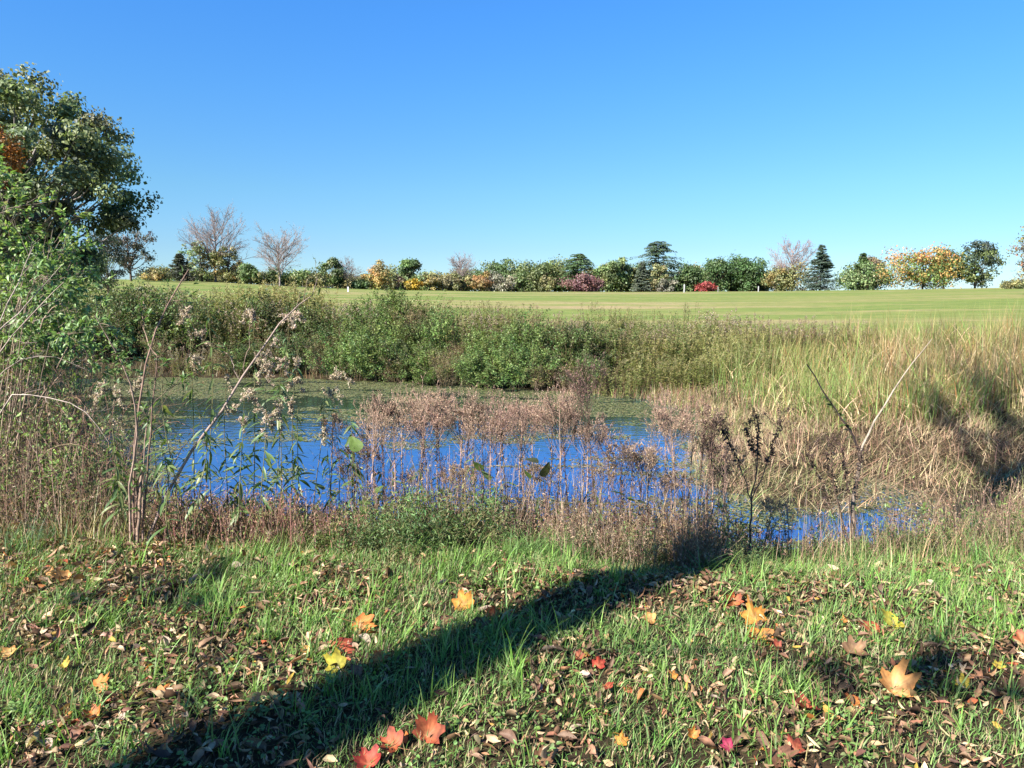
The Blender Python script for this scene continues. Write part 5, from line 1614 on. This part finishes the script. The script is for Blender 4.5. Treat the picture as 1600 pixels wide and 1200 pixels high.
vine([[(1010, 870), (1000, 820), (985, 785), (975, 775)]], 4.7, [(975, 773, 34, 1, 1.7, .3), (982, 778, 28, 2, -1.2, -.1), (985, 782, 26, 1, 2.8, .5), (996, 783, 22, 3, -1.6, -.3)],
     'thin vine with four pointed green leaves over the right water', on_ground(1010, 4.7))
vine([[(800, 870), (790, 800), (765, 745)], [(800, 870), (815, 790), (830, 740)]], 4.8, [(765, 750, 32, 2, .9, .6), (752, 735, 30, 0, 2.6, .9), (768, 765, 26, 1, -1.0, .2), (765, 790, 26, 2, -.4, .8)],
     'vine with bright leaves climbing the brown stalks', on_ground(800, 4.8))
vine([[(905, 870), (890, 790), (838, 720)]], 4.75, [(842, 722, 34, 3, 1.4, .2), (850, 745, 40, 3, -2.4, 1.2), (828, 748, 26, 1, 2.2, 1.0)],
     'vine with dark leaves hanging between the brown stalks', on_ground(905, 4.75))
vine([[(560, 870), (570, 780), (552, 700)]], 4.9, [(560, 705, 40, 2, .5, .9), (545, 715, 34, 0, 2.0, .8), (470, 690, 26, 2, 1.0, .6), (585, 770, 26, 1, -1., .6), (570, 790, 22, 0, .4, .8)],
     'vine with lobed bright leaves left of the brown stalks', on_ground(560, 4.9))
vine([[(490, 860), (500, 780), (520, 740)]], 4.8, [(505, 765, 40, 2, 1.2, .4), (535, 760, 30, 0, -1.0, .4), (600, 812, 26, 2, -.8, .3), (575, 800, 30, 0, .9, .3)],
     'low vine with yellow-green leaves at the left end of the stalks', on_ground(490, 4.8))

rng = np.random.default_rng(107)
# ------------------------------------------------------------------ the leafy shrub and brambles at the left edge
SHR = [(.19, .28, .07), (.25, .33, .10), (.15, .22, .055), (.3, .34, .16)]


def cane_shrub(name, label, cat, foot, D, canes, cols, stemc, nch, ratio, nleaf, ll, lw, r0, grand=3, up=.1, t0=.25, leaf_t=None):
    base = np.array([*foot[:2], gz(foot[0], foot[1])])
    e = empty(name, base, 0, label, cat)
    L = []
    for q in canes:
        dz = R(-.35, .45)
        L.append(smooth_line([W(x, y, D + dz * (j / (len(q) - 1)) + R(-.03, .03)) for j, (x, y) in enumerate(q)], 10) - base)
    for l in L:
        b = MB(); b.tubes(l[None], rad(1, 10, r0 * R(.7, 1.3), r0 * .25), np.array(stemc) * R(.7, 1.3), 6)
        obj('cane', b.build('cane', M_BARK, True), e)
    P = np.stack(L)
    C, _, _ = children(P, nch, t0, 1, ratio, 45, up, .12, 6)
    b = MB(); b.tubes(C, rad(len(C), 6, r0 * .28, r0 * .1), np.array(stemc), 4)
    C2, _, _ = children(C, grand, .15, 1, .5, 45, up, .13, 5); b.tubes(C2, rad(len(C2), 5, r0 * .13, r0 * .06), np.array(stemc), 3)
    obj('twigs', b.build('twigs', M_BARK), e)
    if nleaf:
        q, T, _ = along(C2, nleaf, .1, 1); m = len(q)
        b = MB(); c = tint(cols, m, .2)
        b.leaves6(q + rng.normal(0, .006, (m, 3)), unit(T + .8 * rnd_dir(m)), unit(np.array([0, 0, 1.]) + rng.normal(0, .45, (m, 3))), ll * R(.55, 1.3, m), lw * R(.7, 1.2, m), c, .2, .3, c * 1.08)
        obj('leaves', b.build('leaves', M_LEAF), e)
    return e


# tall airy shrub, upper left
cs = []
for k in range(22):
    x0 = R(-160, 20); x1 = R(-120, 110); y1 = np.interp(x1, [-120, 0, 60, 110], [230, 255, 320, 375]) + R(0, 90)
    cs.append([(x0, 840), (lerp(x0, x1, .25) + R(-15, 15), 700), (lerp(x0, x1, .6) + R(-15, 15), lerp(700, y1, .5)), (x1, y1)])
cane_shrub('leafy_shrub', 'tall airy shrub with small light green leaves at the left edge', 'shrub', on_ground(-60, 5.6), 5.6, cs, SHR, (.25, .2, .15), 10, .24, 11, .045, .024, .008, 4, .25, .45)
# mid-height leafy shrub reaching right
cs = []
for k in range(13):
    x0 = R(-80, 60); x1 = R(40, 215); y1 = R(430, 590)
    cs.append([(x0, 850), (lerp(x0, x1, .15), 720), (lerp(x0, x1, .5), lerp(700, y1, .75) - 20), (lerp(x0, x1, .8), y1 - 12), (x1, y1)])
cane_shrub('leafy_shrub', 'arching shrub with blue-green leaves below the tall airy one', 'shrub', on_ground(0, 5.2), 5.2, cs, [(.14, .23, .08), (.19, .28, .12), (.11, .18, .055)], (.2, .15, .11), 8, .2, 11, .045, .022, .006, 3, .1, .4)
# pale bare canes slanting in from the left
f = on_ground(-60, 4.4)
drawn_plant('bare_canes', 'pale bare canes slanting up from the left edge', 'branch',
            [[(-70, 860), (-20, 560), (30, 490), (95, 415)], [(-60, 860), (-30, 600), (10, 540), (60, 480), (100, 440)], [(-80, 860), (-40, 600), (-10, 520), (25, 450), (52, 385)],
             [(-60, 860), (-40, 640), (20, 570), (80, 556), (140, 580)], [(-50, 860), (0, 640), (60, 620), (130, 640), (170, 690)]],
            [(.007, .0022), (.006, .002), (.007, .002), (.005, .0015), (.005, .0015)], 4.6, [(.34, .28, .23), (.28, .22, .18)], f, [(0, .3), (0, -.2), (.1, .2), (0, .3), (0, .1)],
            lambda e, L, b: twiggy(e, L, b, 4, .15, (.28, .22, .18), None, 0, r=.0015), 'branch')
# reddish bramble thicket
for q, (xa, xb, D, nm, sc_c, lab) in enumerate([(-60, 130, 5.6, 40, (.21, .115, .085), 'tangled thicket of reddish-brown bramble canes at the left'),
                                                (60, 215, 5.2, 26, (.19, .11, .08), 'thinner tangle of brown brambles beside the sapling clump'),
                                                (-80, 60, 4.9, 18, (.17, .12, .08), 'brown brambles nearest the left edge of the photo')]):
    cs = []
    for k in range(nm):
        x0 = R(xa - 40, xb); d = R(30, 190) * (1 if rng.random() < .6 else -1); y1 = R(560, 790); yb = 852 + R(-8, 8)
        if rng.random() < .35: cs.append([(x0, yb), (x0 + d * .3, lerp(yb, y1, .8)), (x0 + d * .7, y1), (x0 + d * 1.1, y1 + R(20, 70))])
        else: cs.append([(x0, yb), (x0 + d * .25, lerp(yb, y1, .5)), (x0 + d * .5, lerp(yb, y1, .75) + R(-20, 20)), (x0 + d, y1)])
    cane_shrub('bramble_thicket', lab, 'brambles', on_ground((xa + xb) / 2, D), D, cs, [(.11, .16, .05), (.16, .12, .06)], sc_c, 9, .4, 1, .03, .014, .0032, 4, .0, .15)

rng = np.random.default_rng(108)
# ------------------------------------------------------------------ denser growth along the near edge
def tangle(x0, x1, D0, D1, n, h0, h1, cols, label, name, leafc, cat='weeds', lean=.22):
    D = R(D0, D1, n); px = R(x0, x1, n); x = colx(px, D); k = rng.random(n) < .35 + .8 * fbm(x * 2.5, D * 2.5, 301, 2); x, D = x[k], D[k]; n = len(x)
    z = np.maximum(ground(x, D), WZ); L = R(h0, h1, n); az = R(0, 6.28, n); th = np.abs(rng.normal(0, lean, n))
    pos = np.stack([x, D, z], 1); out = [pos]
    for q in range(5):
        th = th + rng.normal(0, .07, n)
        pos = pos + (L / 5)[:, None] * np.stack([np.cos(az) * np.sin(th), np.sin(az) * np.sin(th), np.cos(th)], 1); out.append(pos)
    S = np.stack(out, 1); c = tint(cols, n, .22)
    b = MB(); b.tubes(S, rad(n, 6, .0022, .0009), c, 3)
    C, ci, _ = children(S, 3, .35, 1, .3, 38, .4, .12, 4); b.tubes(C, rad(len(C), 4, .0011, .0006), c[ci], 3)
    P, T, ix = along(C, 3, .2, 1); m = len(P); c2 = tint(leafc, m, .25)
    b.leaves(P, unit(T + 1.0 * rnd_dir(m)), rnd_dir(m), R(.008, .03, m), R(.003, .008, m), c2, .3, .3)
    obj(name, b.build(name, M_DRY), label=label, cat=cat, kind='stuff')


TC = [(.30, .2, .14), (.22, .14, .10), (.40, .29, .2), (.15, .10, .07)]
tangle(540, 1130, 4.6, 6.0, 1400, .15, .8, TC, 'tangle of thin dead brown stems among the taller stalks', 'stem_tangle', TC + [(.2, .22, .08)])
tangle(860, 1130, 4.3, 5.4, 700, .12, .42, TC, 'low brown stem tangle at the bank edge under the tallest stalk', 'stem_tangle', TC)
tangle(230, 560, 4.4, 5.6, 1000, .12, .42, [(.30, .17, .12), (.22, .12, .09), (.4, .29, .2)], 'reddish dead weed tangle under the willow-leaved goldenrods', 'stem_tangle', [(.32, .18, .12), (.22, .13, .09), (.18, .22, .07)])
tangle(-80, 230, 4.6, 6.6, 1200, .2, .8, [(.27, .16, .12), (.2, .12, .09), (.34, .25, .18)], 'dense dead brown undergrowth at the left edge', 'stem_tangle', [(.3, .19, .13), (.2, .13, .09), (.15, .22, .06)], lean=.5)
tangle(1130, 1420, 4.6, 5.8, 240, .1, .35, TC, 'sparse low dead stems before the small water pocket', 'stem_tangle', TC)
tangle(1400, 1660, 4.7, 7.5, 500, .2, .6, TC, 'brown weedy growth at the right edge of the bank', 'stem_tangle', TC + [(.2, .26, .08)])

mound_g = [bush_meshes(.42, .7, 22, 2600, .032, [(.085, .15, .045), (.11, .18, .055), (.07, .12, .04), (.16, .16, .07)], .25, 45, (.16, .15, .07)) for _ in range(2)]
mound_y = [bush_meshes(.40, .6, 20, 2200, .028, [(.18, .22, .07), (.14, .19, .05)], .3, 40, (.2, .18, .09)) for _ in range(1)]
mound_b = [bush_meshes(.42, .6, 24, 2000, .022, [(.3, .2, .13), (.22, .14, .10), (.36, .26, .17), (.16, .18, .07)], .35, 35, (.2, .13, .09)) for _ in range(2)]
MK = {'g': (mound_g, 'low green leafy weed mound at the bank edge'), 'y': (mound_y, 'low yellow-green weed mound at the bank edge'), 'b': (mound_b, 'low brown dying weed mound at the bank edge')}
MD = [(520, 4.55, 'y', .8), (552, 4.6, 'g', .8), (585, 4.45, 'g', .9), (622, 4.55, 'g', 1.0), (660, 4.5, 'g', 1.0), (700, 4.5, 'g', 1.05), (738, 4.6, 'g', 1.0), (752, 4.9, 'y', .9), (775, 4.5, 'b', .7),
      (640, 4.9, 'b', 1.1), (600, 5.0, 'b', 1.0), (690, 5.0, 'y', .9), (820, 4.9, 'b', 1.1), (860, 4.8, 'b', .9), (905, 4.7, 'b', .9), (945, 4.6, 'b', .8), (985, 4.7, 'b', 1.0), (1020, 4.5, 'g', .7), (1055, 4.6, 'b', 1.05),
      (1085, 4.5, 'b', .9), (1120, 4.7, 'b', .8), (470, 4.7, 'b', 1.0), (440, 4.9, 'b', 1.1), (400, 4.8, 'b', 1.0), (360, 4.7, 'b', 1.0), (320, 4.8, 'b', 1.0), (280, 4.7, 'b', .9), (500, 4.9, 'g', .9),
      (150, 4.9, 'b', 1.0), (100, 5.1, 'g', 1.1), (60, 4.9, 'b', 1.1), (20, 5.0, 'b', 1.2), (-20, 4.9, 'g', 1.1), (180, 5.2, 'g', 1.0), (1180, 4.3, 'g', .5), (1440, 4.8, 'g', .8), (1490, 5.1, 'y', .9), (1590, 5.2, 'g', 1.0), (1390, 5.0, 'y', .7)]
for (px, D, k, sc_), lab in zip(MD, ordinals([(MK[q[2]][1], q[0]) for q in MD])):
    ms, _ = MK[k]; x = colx(px, D)
    put(ms[int(rng.integers(0, len(ms)))], ('stems', 'foliage'), x, D, 'weed_mound', lab, 'weeds', 'low weed mounds along the near bank edge', None, sc_)

# more leafy growth filling the left side over the water
LG = [(-40, 5.6, 300), (10, 5.8, 330), (60, 6.0, 420), (-10, 5.2, 490), (95, 5.9, 490), (140, 6.1, 530), (80, 5.1, 620), (130, 5.3, 630), (170, 5.6, 650)]
lg_m = [bush_meshes(1.5, 1.3, 11, 900, .045, [(.2, .3, .08), (.25, .34, .12), (.15, .24, .07)], .5, 24, (.24, .17, .13)) for _ in range(3)]
for (px, D, top), lab in zip(LG, ordinals([('many-stemmed leafy sapling in the left thicket', q[0]) for q in LG])):
    x = colx(px, D); hh = (W(px, top, D)[2] - gz(x, D)) / 1.5
    put(lg_m[int(rng.integers(0, 3))], ('stems', 'foliage'), x, D, 'leafy_sapling', lab, 'sapling', 'leafy saplings in the left thicket', None, (.75, .75, hh))
